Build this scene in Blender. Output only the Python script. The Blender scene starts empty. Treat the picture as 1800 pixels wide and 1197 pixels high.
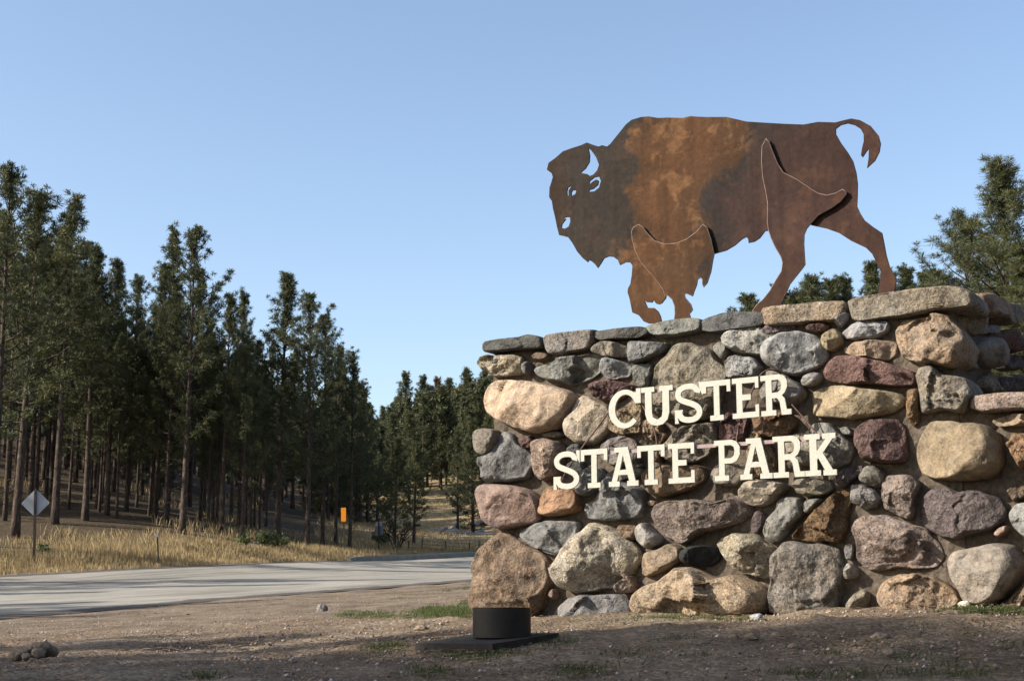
import bpy, math, random
import numpy as np
from mathutils import Vector, Matrix, noise

# ------------------------------------------------------------------ camera, sky, sun
S = bpy.context.scene
COL = S.collection
PI = math.pi
F, CX, CY, HZ = 2600.0, 900.0, 598.5, 1070.0
PITCH = math.atan((HZ - CY) / F)
cam_d = bpy.data.cameras.new('camera')
cam_d.sensor_width = 36.0
cam_d.lens = F / 1800.0 * 36.0
cam_d.clip_start = 0.1
cam_d.clip_end = 3000
cam = bpy.data.objects.new('camera', cam_d)
COL.objects.link(cam)
cam.location = (0, 0, 0)
cam.rotation_euler = (PI / 2 + PITCH, 0, 0)
S.camera = cam

SUN_H = Vector((-0.968, -0.25, 0)).normalized()
SUN_EL = math.radians(29)
SUN = Vector((SUN_H.x * math.cos(SUN_EL), SUN_H.y * math.cos(SUN_EL), math.sin(SUN_EL)))
w = bpy.data.worlds.new('World')
S.world = w
w.use_nodes = True
wn = w.node_tree.nodes
sky = wn.new('ShaderNodeTexSky')
sky.sky_type = 'NISHITA'
sky.sun_disc = False
sky.sun_elevation = SUN_EL
sky.sun_rotation = math.atan2(SUN.x, SUN.y)
sky.altitude = 900
sky.air_density = 1.0
sky.dust_density = 3.3
sky.ozone_density = 0.5
wn['Background'].inputs['Strength'].default_value = 0.122
w.node_tree.links.new(sky.outputs[0], wn['Background'].inputs['Color'])
sun_d = bpy.data.lights.new('sun', 'SUN')
sun_d.energy = 4.9
sun_d.angle = math.radians(0.5)
sun_d.color = (1.0, 0.92, 0.81)
sun = bpy.data.objects.new('sun', sun_d)
COL.objects.link(sun)
sun.rotation_euler = SUN.to_track_quat('Z', 'Y').to_euler()
S.view_settings.view_transform = 'Standard'
S.view_settings.look = 'None'
S.view_settings.gamma = 1.0
S.view_settings.use_curve_mapping = False
S.view_settings.exposure = 1.03
S.cycles.max_bounces = 6

# ------------------------------------------------------------------ helpers
cp, sp = math.cos(PITCH), math.sin(PITCH)


def ray(px, py):
    x, up, f = px - CX, CY - py, F
    return Vector((x, f * cp - up * sp, f * sp + up * cp))


def at(px, py, D):                     # point on the ray of a pixel at distance D along Y
    r = ray(px, py)
    return r * (D / r.y)


def link(o, parent=None):
    COL.objects.link(o)
    if parent is not None:
        o.parent = parent
    return o


def tag(o, label=None, cat=None, group=None, kind=None):
    if label: o['label'] = label
    if cat: o['category'] = cat
    if group: o['group'] = group
    if kind: o['kind'] = kind
    return o


def empty(name, loc, label, cat, group=None, rz=0):
    o = bpy.data.objects.new(name, None)
    o.empty_display_size = 0.2
    o.location = loc
    o.rotation_euler = (0, 0, rz)
    link(o)
    return tag(o, label, cat, group)


def mesh_np(name, verts, faces, mats=(), smooth=False):
    """verts (N,3) array; faces: list of tuples or (M,k) array"""
    me = bpy.data.meshes.new(name)
    v = np.asarray(verts, dtype=np.float32)
    if isinstance(faces, np.ndarray):
        M, k = faces.shape
        me.vertices.add(len(v)); me.vertices.foreach_set('co', v.ravel())
        me.loops.add(M * k); me.loops.foreach_set('vertex_index', faces.astype(np.int32).ravel())
        me.polygons.add(M)
        me.polygons.foreach_set('loop_start', np.arange(0, M * k, k, dtype=np.int32))
        me.polygons.foreach_set('loop_total', np.full(M, k, dtype=np.int32))
        me.update(calc_edges=True)
        me.validate()
    else:
        me.from_pydata([tuple(map(float, q)) for q in v], [], faces)
        me.update()
    for m in mats: me.materials.append(m)
    if smooth:
        me.polygons.foreach_set('use_smooth', np.ones(len(me.polygons), dtype=bool))
    return me


def obj(name, me, parent=None, loc=None):
    o = bpy.data.objects.new(name, me)
    if loc is not None: o.location = loc
    return link(o, parent)


class MB:
    def __init__(s): s.v = []; s.f = []

    def box(s, c, size, rz=0, M=None):
        b = len(s.v)
        for dz in (-1, 1):
            for dx, dy in ((-1, -1), (1, -1), (1, 1), (-1, 1)):
                p = Vector((dx * size[0] / 2, dy * size[1] / 2, dz * size[2] / 2))
                if M is not None: p = M @ p
                if rz: p = Matrix.Rotation(rz, 3, 'Z') @ p
                s.v.append(tuple(Vector(c) + p))
        for q in ((3, 2, 1, 0), (4, 5, 6, 7), (0, 1, 5, 4), (1, 2, 6, 5), (2, 3, 7, 6), (3, 0, 4, 7)):
            s.f.append(tuple(b + i for i in q))

    def tube(s, pts, rad, n=6, cap=True):
        pts = [Vector(p) for p in pts]
        if not isinstance(rad, (list, tuple)): rad = [rad] * len(pts)
        b = len(s.v)
        ref = Vector((0, 0, 1))
        for i, p in enumerate(pts):
            t = (pts[min(i + 1, len(pts) - 1)] - pts[max(i - 1, 0)])
            t = t.normalized() if t.length > 1e-9 else Vector((0, 0, 1))
            r = ref if abs(t.dot(ref)) < 0.95 else Vector((1, 0, 0))
            a = t.cross(r).normalized(); c = t.cross(a)
            for k in range(n):
                an = 2 * PI * k / n
                s.v.append(tuple(p + (a * math.cos(an) + c * math.sin(an)) * rad[i]))
        for i in range(len(pts) - 1):
            for k in range(n):
                s.f.append((b + i * n + k, b + i * n + (k + 1) % n, b + (i + 1) * n + (k + 1) % n, b + (i + 1) * n + k))
        if cap:
            s.f.append(tuple(b + k for k in range(n))[::-1])
            s.f.append(tuple(b + (len(pts) - 1) * n + k for k in range(n)))

    def build(s, name, mat, parent=None, smooth=False, loc=None):
        me = mesh_np(name, s.v, s.f, [mat], smooth)
        return obj(name, me, parent, loc)


# ------------------------------------------------------------------ materials
def new_mat(name):
    m = bpy.data.materials.new(name)
    m.use_nodes = True
    nt = m.node_tree
    b = nt.nodes['Principled BSDF']
    b.inputs['Roughness'].default_value = 0.9
    b.inputs['Specular IOR Level'].default_value = 0.25
    return m, nt, b


def N(nt, t, **kw):
    n = nt.nodes.new(t)
    for k, v in kw.items():
        if k in n.inputs: n.inputs[k].default_value = v
        else: setattr(n, k, v)
    return n


def noise_n(nt, vec, scale, detail=4, rough=0.55, dist=0.0):
    n = N(nt, 'ShaderNodeTexNoise')
    n.inputs['Scale'].default_value = scale
    n.inputs['Detail'].default_value = detail
    n.inputs['Roughness'].default_value = rough
    n.inputs['Distortion'].default_value = dist
    if vec is not None: nt.links.new(vec, n.inputs['Vector'])
    return n


def ramp(nt, fac, stops):
    r = N(nt, 'ShaderNodeValToRGB')
    el = r.color_ramp.elements
    while len(el) < len(stops): el.new(0.5)
    for e, (p, c) in zip(el, stops):
        e.position = p
        e.color = (c, c, c, 1) if isinstance(c, (int, float)) else (*c, 1)
    nt.links.new(fac, r.inputs[0])
    return r


def mix(nt, fac, a, b, mode='MIX'):
    m = N(nt, 'ShaderNodeMix', data_type='RGBA', blend_type=mode)
    for sock, v in ((m.inputs[0], fac), (m.inputs[6], a), (m.inputs[7], b)):
        if hasattr(v, 'links') or hasattr(v, 'is_linked'): nt.links.new(v, sock)
        elif isinstance(v, (int, float)): sock.default_value = v
        else: sock.default_value = (*v, 1)
    return m.outputs[2]


def bump(nt, h, strength, dist, bsdf, prev=None):
    b = N(nt, 'ShaderNodeBump')
    b.inputs['Strength'].default_value = strength
    b.inputs['Distance'].default_value = dist
    nt.links.new(h, b.inputs['Height'])
    if prev is not None: nt.links.new(prev.outputs[0], b.inputs['Normal'])
    nt.links.new(b.outputs[0], bsdf.inputs['Normal'])
    return b


def math_n(nt, op, a, b=None):
    m = N(nt, 'ShaderNodeMath', operation=op)
    for i, v in enumerate((a, b)):
        if v is None: continue
        if isinstance(v, (int, float)): m.inputs[i].default_value = v
        else: nt.links.new(v, m.inputs[i])
    return m.outputs[0]


def offset_coords(nt):
    tc = N(nt, 'ShaderNodeTexCoord')
    oi = N(nt, 'ShaderNodeObjectInfo')
    sc = N(nt, 'ShaderNodeVectorMath', operation='SCALE')
    cmb = N(nt, 'ShaderNodeCombineXYZ')
    for k, mul in zip('XYZ', (71.0, 37.0, 53.0)):
        nt.links.new(math_n(nt, 'MULTIPLY', oi.outputs['Random'], mul), cmb.inputs[k])
    ad = N(nt, 'ShaderNodeVectorMath', operation='ADD')
    nt.links.new(tc.outputs['Object'], ad.inputs[0])
    nt.links.new(cmb.outputs[0], ad.inputs[1])
    return ad.outputs[0], oi


def stone_mat(name, speck, bumpy, big=0.5, tint=(1.08, 0.95, 0.79)):
    m, nt, b = new_mat(name)
    v, oi = offset_coords(nt)
    base = oi.outputs['Color']
    n1 = noise_n(nt, v, 4.5, 5, 0.6, 0.6)
    n2 = noise_n(nt, v, 13, 6, 0.65, 0.3)
    n3 = noise_n(nt, v, 62, 3, 0.6)
    vor = N(nt, 'ShaderNodeTexVoronoi'); vor.inputs['Scale'].default_value = 75
    nt.links.new(v, vor.inputs['Vector'])
    c = mix(nt, ramp(nt, n1.outputs[0], [(0.36, 0.0), (0.66, big)]).outputs[0], base, mix(nt, 1.0, base, tint, 'MULTIPLY'))
    d = ramp(nt, n2.outputs[0], [(0.30, 0.34), (0.48, 0.9), (0.72, 1.45)])
    c = mix(nt, 0.85, c, d.outputs[0], 'MULTIPLY')
    s = ramp(nt, n3.outputs[0], [(0.34, 0.35), (0.47, 1.0), (0.6, 1.0), (0.72, 1.65)])
    c = mix(nt, speck, c, s.outputs[0], 'MULTIPLY')
    sepc = N(nt, 'ShaderNodeSeparateColor'); nt.links.new(vor.outputs['Color'], sepc.inputs[0])
    s2 = ramp(nt, sepc.outputs[0], [(0.0, 0.55), (0.3, 0.95), (0.75, 1.05), (1.0, 1.5)])
    c = mix(nt, speck * 0.7, c, s2.outputs[0], 'MULTIPLY')
    # thin cracks
    mus = noise_n(nt, v, 3.2, 4, 0.5, 1.2)
    ab = math_n(nt, 'ABSOLUTE', math_n(nt, 'SUBTRACT', mus.outputs[0], 0.5))
    cr = ramp(nt, ab, [(0.0, 0.45), (0.012, 1.0)])
    c = mix(nt, 0.55, c, cr.outputs[0], 'MULTIPLY')
    nt.links.new(c, b.inputs['Base Color'])
    b.inputs['Roughness'].default_value = 0.82
    h = math_n(nt, 'ADD', math_n(nt, 'MULTIPLY', n2.outputs[0], 1.0), math_n(nt, 'MULTIPLY', n3.outputs[0], 0.35))
    h = math_n(nt, 'ADD', h, math_n(nt, 'MULTIPLY', cr.outputs[0], 0.12))
    bump(nt, h, bumpy, 0.05, b)
    return m


M_GRAN = stone_mat('granite_stone', 0.9, 0.75, 0.7)
M_COB = stone_mat('smooth_cobble', 0.45, 0.5, 0.5)
M_RED = stone_mat('pitted_red_stone', 0.75, 0.95, 0.5, (1.25, 1.3, 1.2))
M_SLATE = stone_mat('slate_stone', 0.4, 0.6, 0.35, (1.25, 1.15, 0.95))


def simple_noise_mat(name, c1, c2, scale, rough=0.9, bs=0.3, bd=0.01, spec=0.25, detail=5, metal=0.0, coord='Object'):
    m, nt, b = new_mat(name)
    tc = N(nt, 'ShaderNodeTexCoord')
    n = noise_n(nt, tc.outputs[coord], scale, detail, 0.6)
    c = mix(nt, ramp(nt, n.outputs[0], [(0.3, 0.0), (0.7, 1.0)]).outputs[0], c1, c2)
    nt.links.new(c, b.inputs['Base Color'])
    b.inputs['Roughness'].default_value = rough
    b.inputs['Specular IOR Level'].default_value = spec
    b.inputs['Metallic'].default_value = metal
    if bs: bump(nt, n.outputs[0], bs, bd, b)
    return m


M_MORTAR = simple_noise_mat('mortar', (0.0585, 0.0468, 0.03588), (0.1248, 0.1014, 0.078), 30, 0.95, 0.6, 0.02, 0.1, 8)
M_LETTER = simple_noise_mat('cream_paint', (0.30, 0.30, 0.252), (0.365, 0.363, 0.308), 45, 0.6, 0.35, 0.006, 0.35, 6)
M_IRON = simple_noise_mat('rusty_iron_rod', (0.055, 0.035, 0.03), (0.13, 0.075, 0.06), 30, 0.75, 0.2, 0.003)
M_BAR = simple_noise_mat('dull_steel_bar', (0.20, 0.15, 0.14), (0.28, 0.22, 0.21), 30, 0.7, 0.2, 0.003)
M_SIGNMETAL = simple_noise_mat('bare_aluminium_sign_back', (0.255, 0.2677, 0.289), (0.323, 0.3357, 0.357), 6, 0.55, 0.05, 0.002, 0.4)
M_POST = simple_noise_mat('dark_steel_post', (0.025, 0.02, 0.018), (0.055, 0.042, 0.035), 12, 0.8, 0.1, 0.003)
M_ORANGE = simple_noise_mat('orange_reflective_sheet', (0.60, 0.19, 0.006), (0.68, 0.23, 0.008), 8, 0.5, 0.0)
M_GREYPANEL = simple_noise_mat('dark_grey_panel', (0.10, 0.11, 0.125), (0.15, 0.16, 0.18), 6, 0.6, 0.0)
M_BLACK = simple_noise_mat('black_painted_steel', (0.006, 0.0055, 0.005), (0.022, 0.016, 0.012), 9, 0.55, 0.15, 0.003, 0.3)
M_SLAB = simple_noise_mat('weathered_concrete', (0.022, 0.019, 0.016), (0.05, 0.043, 0.037), 14, 0.95, 0.5, 0.008)
M_KERB = simple_noise_mat('kerb_concrete', (0.18, 0.1688, 0.1387), (0.255, 0.24, 0.2025), 3, 0.9, 0.2, 0.01)
M_PEB = None


# bark: warm grey plates
def bark_mat():
    m, nt, b = new_mat('pine_bark')
    tc = N(nt, 'ShaderNodeTexCoord')
    mp = N(nt, 'ShaderNodeMapping'); mp.inputs['Scale'].default_value = (6, 6, 1.4)
    nt.links.new(tc.outputs['Object'], mp.inputs['Vector'])
    n = noise_n(nt, mp.outputs[0], 2.2, 6, 0.65)
    c = ramp(nt, n.outputs[0], [(0.3, (0.018, 0.013, 0.010)), (0.5, (0.050, 0.036, 0.028)), (0.72, (0.13, 0.095, 0.072))])
    nt.links.new(c.outputs[0], b.inputs['Base Color'])
    b.inputs['Roughness'].default_value = 0.95
    bump(nt, n.outputs[0], 0.8, 0.05, b)
    return m


M_BARK = bark_mat()


def needle_mat(name, ca, cb, cc):
    m, nt, b = new_mat(name)
    tc = N(nt, 'ShaderNodeTexCoord')
    oi = N(nt, 'ShaderNodeObjectInfo')
    n = noise_n(nt, tc.outputs['Object'], 0.9, 3, 0.6)
    c = mix(nt, ramp(nt, n.outputs[0], [(0.35, 0.0), (0.65, 1.0)]).outputs[0], ca, cb)
    c = mix(nt, math_n(nt, 'MULTIPLY', oi.outputs['Random'], 0.6), c, cc)
    nt.links.new(c, b.inputs['Base Color'])
    b.inputs['Roughness'].default_value = 0.6
    b.inputs['Specular IOR Level'].default_value = 0.3
    tr = N(nt, 'ShaderNodeBsdfTranslucent')
    nt.links.new(c, tr.inputs['Color'])
    ms = N(nt, 'ShaderNodeMixShader'); ms.inputs[0].default_value = 0.25
    nt.links.new(b.outputs[0], ms.inputs[1]); nt.links.new(tr.outputs[0], ms.inputs[2])
    nt.links.new(ms.outputs[0], nt.nodes['Material Output'].inputs['Surface'])
    return m


M_NEEDLE = needle_mat('pine_needles', (0.03696, 0.0484, 0.01936), (0.11, 0.11, 0.04048), (0.0704, 0.0792, 0.0396))
M_NEEDLE_BROWN = needle_mat('dead_brown_needles', (0.16, 0.075, 0.035), (0.10, 0.075, 0.035), (0.09, 0.08, 0.035))


def grass_mat(name, ca, cb, scale, trans=0.3):
    m, nt, b = new_mat(name)
    tc = N(nt, 'ShaderNodeTexCoord')
    n = noise_n(nt, tc.outputs['Object'], scale, 4, 0.65)
    c = mix(nt, ramp(nt, n.outputs[0], [(0.35, 0.0), (0.65, 1.0)]).outputs[0], ca, cb)
    nt.links.new(c, b.inputs['Base Color'])
    b.inputs['Roughness'].default_value = 0.7
    tr = N(nt, 'ShaderNodeBsdfTranslucent')
    nt.links.new(c, tr.inputs['Color'])
    ms = N(nt, 'ShaderNodeMixShader'); ms.inputs[0].default_value = trans
    nt.links.new(b.outputs[0], ms.inputs[1]); nt.links.new(tr.outputs[0], ms.inputs[2])
    nt.links.new(ms.outputs[0], nt.nodes['Material Output'].inputs['Surface'])
    return m


M_DRY = grass_mat('dry_golden_grass', (0.2552, 0.1892, 0.0924), (0.3696, 0.2816, 0.1496), 1.2)
M_GREEN = grass_mat('green_grass', (0.0425, 0.06375, 0.017), (0.09775, 0.1148, 0.03825), 3.0)
M_SHRUB = grass_mat('grey_green_leaves', (0.06, 0.08, 0.03), (0.12, 0.13, 0.055), 3.0)


# ground: gravelly dirt near, dry turf beyond the road, red soil patch
def ground_mat():
    m, nt, b = new_mat('ground_soil')
    tc = N(nt, 'ShaderNodeTexCoord')
    v = tc.outputs['Object']
    a1 = N(nt, 'ShaderNodeAttribute', attribute_name='dry')
    a2 = N(nt, 'ShaderNodeAttribute', attribute_name='red')
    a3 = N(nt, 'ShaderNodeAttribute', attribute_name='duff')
    n1 = noise_n(nt, v, 1.1, 6, 0.6)
    n2 = noise_n(nt, v, 9, 6, 0.65)
    n3 = noise_n(nt, v, 55, 4, 0.6)
    vor = N(nt, 'ShaderNodeTexVoronoi'); vor.inputs['Scale'].default_value = 38
    nt.links.new(v, vor.inputs['Vector'])
    dirt = mix(nt, ramp(nt, n1.outputs[0], [(0.35, 0.0), (0.65, 1.0)]).outputs[0], (0.118, 0.088, 0.061), (0.222, 0.176, 0.127))
    dirt = mix(nt, 0.8, dirt, ramp(nt, n2.outputs[0], [(0.3, 0.6), (0.7, 1.25)]).outputs[0], 'MULTIPLY')
    sepc = N(nt, 'ShaderNodeSeparateColor'); nt.links.new(vor.outputs['Color'], sepc.inputs[0])
    dirt = mix(nt, 0.75, dirt, ramp(nt, sepc.outputs[0], [(0.0, 0.6), (0.5, 0.95), (0.9, 1.2), (1.0, 1.6)]).outputs[0], 'MULTIPLY')
    turf = mix(nt, ramp(nt, n1.outputs[0], [(0.35, 0.0), (0.65, 1.0)]).outputs[0], (0.2295, 0.17, 0.08925), (0.323, 0.2465, 0.1403))
    turf = mix(nt, 0.7, turf, ramp(nt, n2.outputs[0], [(0.3, 0.6), (0.7, 1.2)]).outputs[0], 'MULTIPLY')
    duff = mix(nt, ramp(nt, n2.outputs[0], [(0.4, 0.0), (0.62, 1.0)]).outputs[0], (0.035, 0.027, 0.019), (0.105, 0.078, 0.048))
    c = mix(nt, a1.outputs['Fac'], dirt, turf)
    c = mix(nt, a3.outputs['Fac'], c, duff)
    c = mix(nt, a2.outputs['Fac'], c, (0.36, 0.15, 0.09))
    nt.links.new(c, b.inputs['Base Color'])
    b.inputs['Roughness'].default_value = 1.0
    b.inputs['Specular IOR Level'].default_value = 0.1
    h = math_n(nt, 'ADD', n2.outputs[0], math_n(nt, 'MULTIPLY', n3.outputs[0], 0.5))
    h = math_n(nt, 'ADD', h, math_n(nt, 'MULTIPLY', vor.outputs['Distance'], -0.5))
    bump(nt, h, 0.8, 0.03, b)
    return m


M_GROUND = ground_mat()


def road_mat():
    m, nt, b = new_mat('old_asphalt')
    tc = N(nt, 'ShaderNodeTexCoord')
    v = tc.outputs['Object']
    at_ = N(nt, 'ShaderNodeAttribute', attribute_name='edge')
    n1 = noise_n(nt, v, 0.35, 5, 0.6)
    n2 = noise_n(nt, v, 30, 4, 0.7)
    mr = N(nt, 'ShaderNodeMapping', vector_type='POINT'); mr.inputs['Rotation'].default_value = (0, 0, math.radians(-59))
    ms_ = N(nt, 'ShaderNodeMapping'); ms_.inputs['Scale'].default_value = (.05, 1.3, 1)
    nt.links.new(v, mr.inputs['Vector']); nt.links.new(mr.outputs[0], ms_.inputs['Vector'])
    n5 = noise_n(nt, ms_.outputs[0], 1.0, 6, 0.7)
    c = mix(nt, ramp(nt, n1.outputs[0], [(0.35, 0.0), (0.65, 1.0)]).outputs[0], (0.224, 0.2096, 0.1776), (0.304, 0.284, 0.244))
    c = mix(nt, 0.8, c, ramp(nt, n2.outputs[0], [(0.3, 0.7), (0.7, 1.2)]).outputs[0], 'MULTIPLY')
    c = mix(nt, 0.8, c, ramp(nt, n5.outputs[0], [(0.36, 0.55), (0.46, 0.95), (0.7, 1.12)]).outputs[0], 'MULTIPLY')
    n4 = noise_n(nt, v, 1.6, 6, 0.7)
    e = math_n(nt, 'ADD', at_.outputs['Fac'], math_n(nt, 'MULTIPLY', math_n(nt, 'SUBTRACT', n4.outputs[0], 0.5), 0.9))
    c = mix(nt, ramp(nt, e, [(0.35, 0.0), (0.6, 1.0)]).outputs[0], c, (0.085, 0.077, 0.070))
    nt.links.new(c, b.inputs['Base Color'])
    b.inputs['Roughness'].default_value = 0.95
    b.inputs['Specular IOR Level'].default_value = 0.06
    bump(nt, n2.outputs[0], 0.5, 0.02, b)
    return m


M_ROAD = road_mat()

# ------------------------------------------------------------------ terrain (thin plate spline through surveyed points)
CTRL = []


def cpt(px, py, D):
    p = at(px, py, D); CTRL.append((p.x, p.y, p.z))


for xyz in [(0, 0, -1.35), (-10, 0, -1.3), (10, 0, -1.25), (0, -30, -2.2), (-30, -5, -1.0), (30, -5, -1.2), (-40, 20, 0.3),
            (-60, -40, -1), (60, -40, -1), (-70, 15, 1.0),
            (2, 14.5, 0.1), (6, 12, 0.15), (10, 9, -0.1), (12, 20, 0.7), (20, 30, 2.0), (30, 15, 1.0), (-300, -300, 0), (300, -300, 0), (-320, 330, 50), (320, 330, 44), (0, 380, 40)]:
    CTRL.append(xyz)
for a in [(0, 1197, 7.8), (900, 1197, 7.7), (1800, 1197, 7.0), (860, 1143, 8.9), (840, 1090, 11.5), (1100, 1089, 10.9), (1400, 1082, 10.2),
          (1690, 1072, 9.55), (1790, 1069, 9.3), (0, 1150, 11), (400, 1152, 10.3), (-300, 1150, 11), (0, 1113, 18), (400, 1098, 17), (700, 1084, 16), (700, 1056, 25), (-300, 1120, 17),
          (0, 1086, 26), (200, 1071, 28), (400, 1053, 31), (620, 1037, 35), (830, 1021, 39), (-400, 1100, 22),
          (0, 1012, 42), (200, 1002, 44.5), (400, 993, 48.5), (620, 985.5, 56), (830, 978, 63), (-400, 1030, 38),
          (1100, 1005, 48), (1100, 965, 78), (1500, 985, 58), (1500, 950, 90),
          (0, 975, 48), (250, 965, 52), (450, 968, 56), (590, 974, 66),
          (80, 855, 75), (0, 825, 85), (250, 893, 70), (400, 930, 64), (500, 942, 68), (600, 947, 82),
          (-400, 860, 70), (-400, 750, 110), (300, 850, 100), (100, 765, 120), (500, 885, 110),
          (700, 962, 78), (780, 965, 80), (860, 962, 85),
          (600, 950, 112), (740, 943.5, 108), (860, 939, 98), (1000, 934, 94),
          (700, 915, 135), (780, 880, 150), (850, 880, 145), (760, 815, 190), (860, 805, 200), (600, 870, 150), (650, 835, 190),
          (300, 790, 220), (750, 800, 250), (1000, 800, 240), (1500, 800, 120), (1500, 760, 200), (1750, 930, 45), (1790, 780, 100)]:
    cpt(*a)
CT = np.array(CTRL)
SC = 50.0
CXY = CT[:, :2] / SC


def _phi(r2): return 0.5 * r2 * np.log(np.maximum(r2, 1e-12))


def _solve():
    n = len(CXY)
    d2 = ((CXY[:, None] - CXY[None]) ** 2).sum(-1)
    K = _phi(d2) + np.eye(n) * 2e-4
    P_ = np.c_[np.ones(n), CXY]
    A = np.zeros((n + 3, n + 3)); A[:n, :n] = K; A[:n, n:] = P_; A[n:, :n] = P_.T
    return np.linalg.solve(A, np.r_[CT[:, 2], 0, 0, 0])


TW = _solve()


def terr(x, y):
    x = np.atleast_1d(np.asarray(x, float)); y = np.atleast_1d(np.asarray(y, float))
    out = np.empty(x.size)
    q = np.c_[x.ravel(), y.ravel()] / SC
    for i in range(0, len(q), 8000):
        c = q[i:i + 8000]
        d2 = ((c[:, None] - CXY[None]) ** 2).sum(-1)
        out[i:i + 8000] = _phi(d2) @ TW[:-3] + TW[-3] + c @ TW[-2:]
    return out.reshape(x.shape)


def tz(x, y): return float(terr(x, y)[0])


def hit(px, py, d0=5.0, d1=140.0):      # first point where the pixel's ray meets the terrain
    ds = np.concatenate([np.arange(d0, 40, 0.1), np.arange(40, d1, 0.5)])
    r = ray(px, py); k = ds / r.y
    z = r.z * k - terr(r.x * k, ds)
    i = np.argmax(z < 0) if (z < 0).any() else len(ds) - 1
    D = ds[i]
    return Vector((r.x * D / r.y, D, tz(r.x * D / r.y, D)))


def graded(lo, hi, flo, fhi, step, g=1.07, mx=9.0):
    a = list(np.arange(flo, fhi, step))
    s = step; p = fhi
    while p < hi: a.append(p); s = min(s * g, mx); p += s
    a.append(hi)
    b = []; s = step; p = flo - step
    while p > lo: b.append(p); s = min(s * g, mx); p -= s
    b.append(lo)
    return np.array(b[::-1] + a)


# road edges in plan
NEAR = [at(*a).xy for a in [(-700, 1118, 19), (-400, 1100, 22), (0, 1086, 26), (200, 1071, 28), (400, 1053, 31), (620, 1037, 35), (830, 1021, 39), (1100, 1005, 48), (1500, 985, 60), (1900, 970, 75)]]
FAR = [at(*a).xy for a in [(-700, 1050, 35), (-400, 1030, 38), (0, 1012, 42), (200, 1002, 44.5), (400, 993, 48.5), (620, 985.5, 56), (830, 978, 63), (1100, 965, 78), (1500, 950, 90), (1900, 940, 105)]]


def resample(pts, n):
    p = np.array([(q[0], q[1]) for q in pts])
    d = np.r_[0, np.cumsum(np.hypot(*np.diff(p, axis=0).T))]
    t = np.linspace(0, d[-1], n)
    a = np.c_[np.interp(t, d, p[:, 0]), np.interp(t, d, p[:, 1])]
    for _ in range(6): a[1:-1] = a[:-2] * .25 + a[1:-1] * .5 + a[2:] * .25
    return a


RN, RF = resample(NEAR, 140), resample(FAR, 140)


def side_of(curve, x, y):               # signed offset beyond the far edge of the road
    c = curve
    q = np.c_[np.ravel(x), np.ravel(y)]
    out = np.empty(len(q))
    tang = np.gradient(c, axis=0); tang /= np.hypot(*tang.T)[:, None]
    for i in range(0, len(q), 6000):
        s = q[i:i + 6000]
        d = ((s[:, None] - c[None]) ** 2).sum(-1)
        k = d.argmin(1)
        e = s - c[k]
        out[i:i + 6000] = e[:, 1] * tang[k, 0] - e[:, 0] * tang[k, 1]
    return out.reshape(np.shape(x))


def sstep(a, b, x):
    t = np.clip((x - a) / (b - a), 0, 1); return t * t * (3 - 2 * t)


def build_ground():
    xs = graded(-360, 360, -5.5, 4.0, 0.06)
    ys = graded(-320, 420, 7.0, 12.5, 0.06)
    X, Y = np.meshgrid(xs, ys)
    Z = terr(X, Y)
    sf = side_of(RF, X, Y); sn = side_of(RN, X, Y)
    fade = np.clip(1.4 - Y / 40, 0, 1) * (np.abs(X) < 25) * sstep(0.3, -0.6, sn)
    B = np.zeros_like(Z)
    idx = np.argwhere(fade > 0.01)
    for i, j in idx:
        x, y = X[i, j], Y[i, j]
        b = noise.fractal(Vector((x * 0.7, y * 0.7, 3)), 1.0, 2.0, 3) * 0.045
        b += noise.fractal(Vector((x * 3.3, y * 2.6, 9)), 0.9, 2.0, 3) * 0.016
        b += max(0, noise.noise(Vector((x * 7, y * 5, 4))) - 0.25) * 0.045
        B[i, j] = b * fade[i, j]
    Z = Z + B
    # level pad under the road so the asphalt stays just proud
    onroad = (sn > 0.0) & (sf < 0.0)
    Z = Z - 0.06 * sstep(0, 0.6, sn) * sstep(0, 0.6, -sf)
    ny, nx = X.shape
    V = np.c_[X.ravel(), Y.ravel(), Z.ravel()]
    i = np.arange(ny * nx).reshape(ny, nx)
    Fq = np.stack([i[:-1, :-1], i[:-1, 1:], i[1:, 1:], i[1:, :-1]], -1).reshape(-1, 4)
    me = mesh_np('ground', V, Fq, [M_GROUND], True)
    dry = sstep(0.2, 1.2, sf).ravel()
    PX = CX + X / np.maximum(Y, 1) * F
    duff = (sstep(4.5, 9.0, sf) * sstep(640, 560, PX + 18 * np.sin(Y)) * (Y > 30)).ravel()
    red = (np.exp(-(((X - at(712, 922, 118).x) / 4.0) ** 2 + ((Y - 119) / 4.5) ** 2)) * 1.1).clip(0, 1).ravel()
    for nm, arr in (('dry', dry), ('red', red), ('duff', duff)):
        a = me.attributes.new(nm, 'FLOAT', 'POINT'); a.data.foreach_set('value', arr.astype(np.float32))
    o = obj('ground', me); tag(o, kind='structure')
    return o


build_ground()


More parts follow.
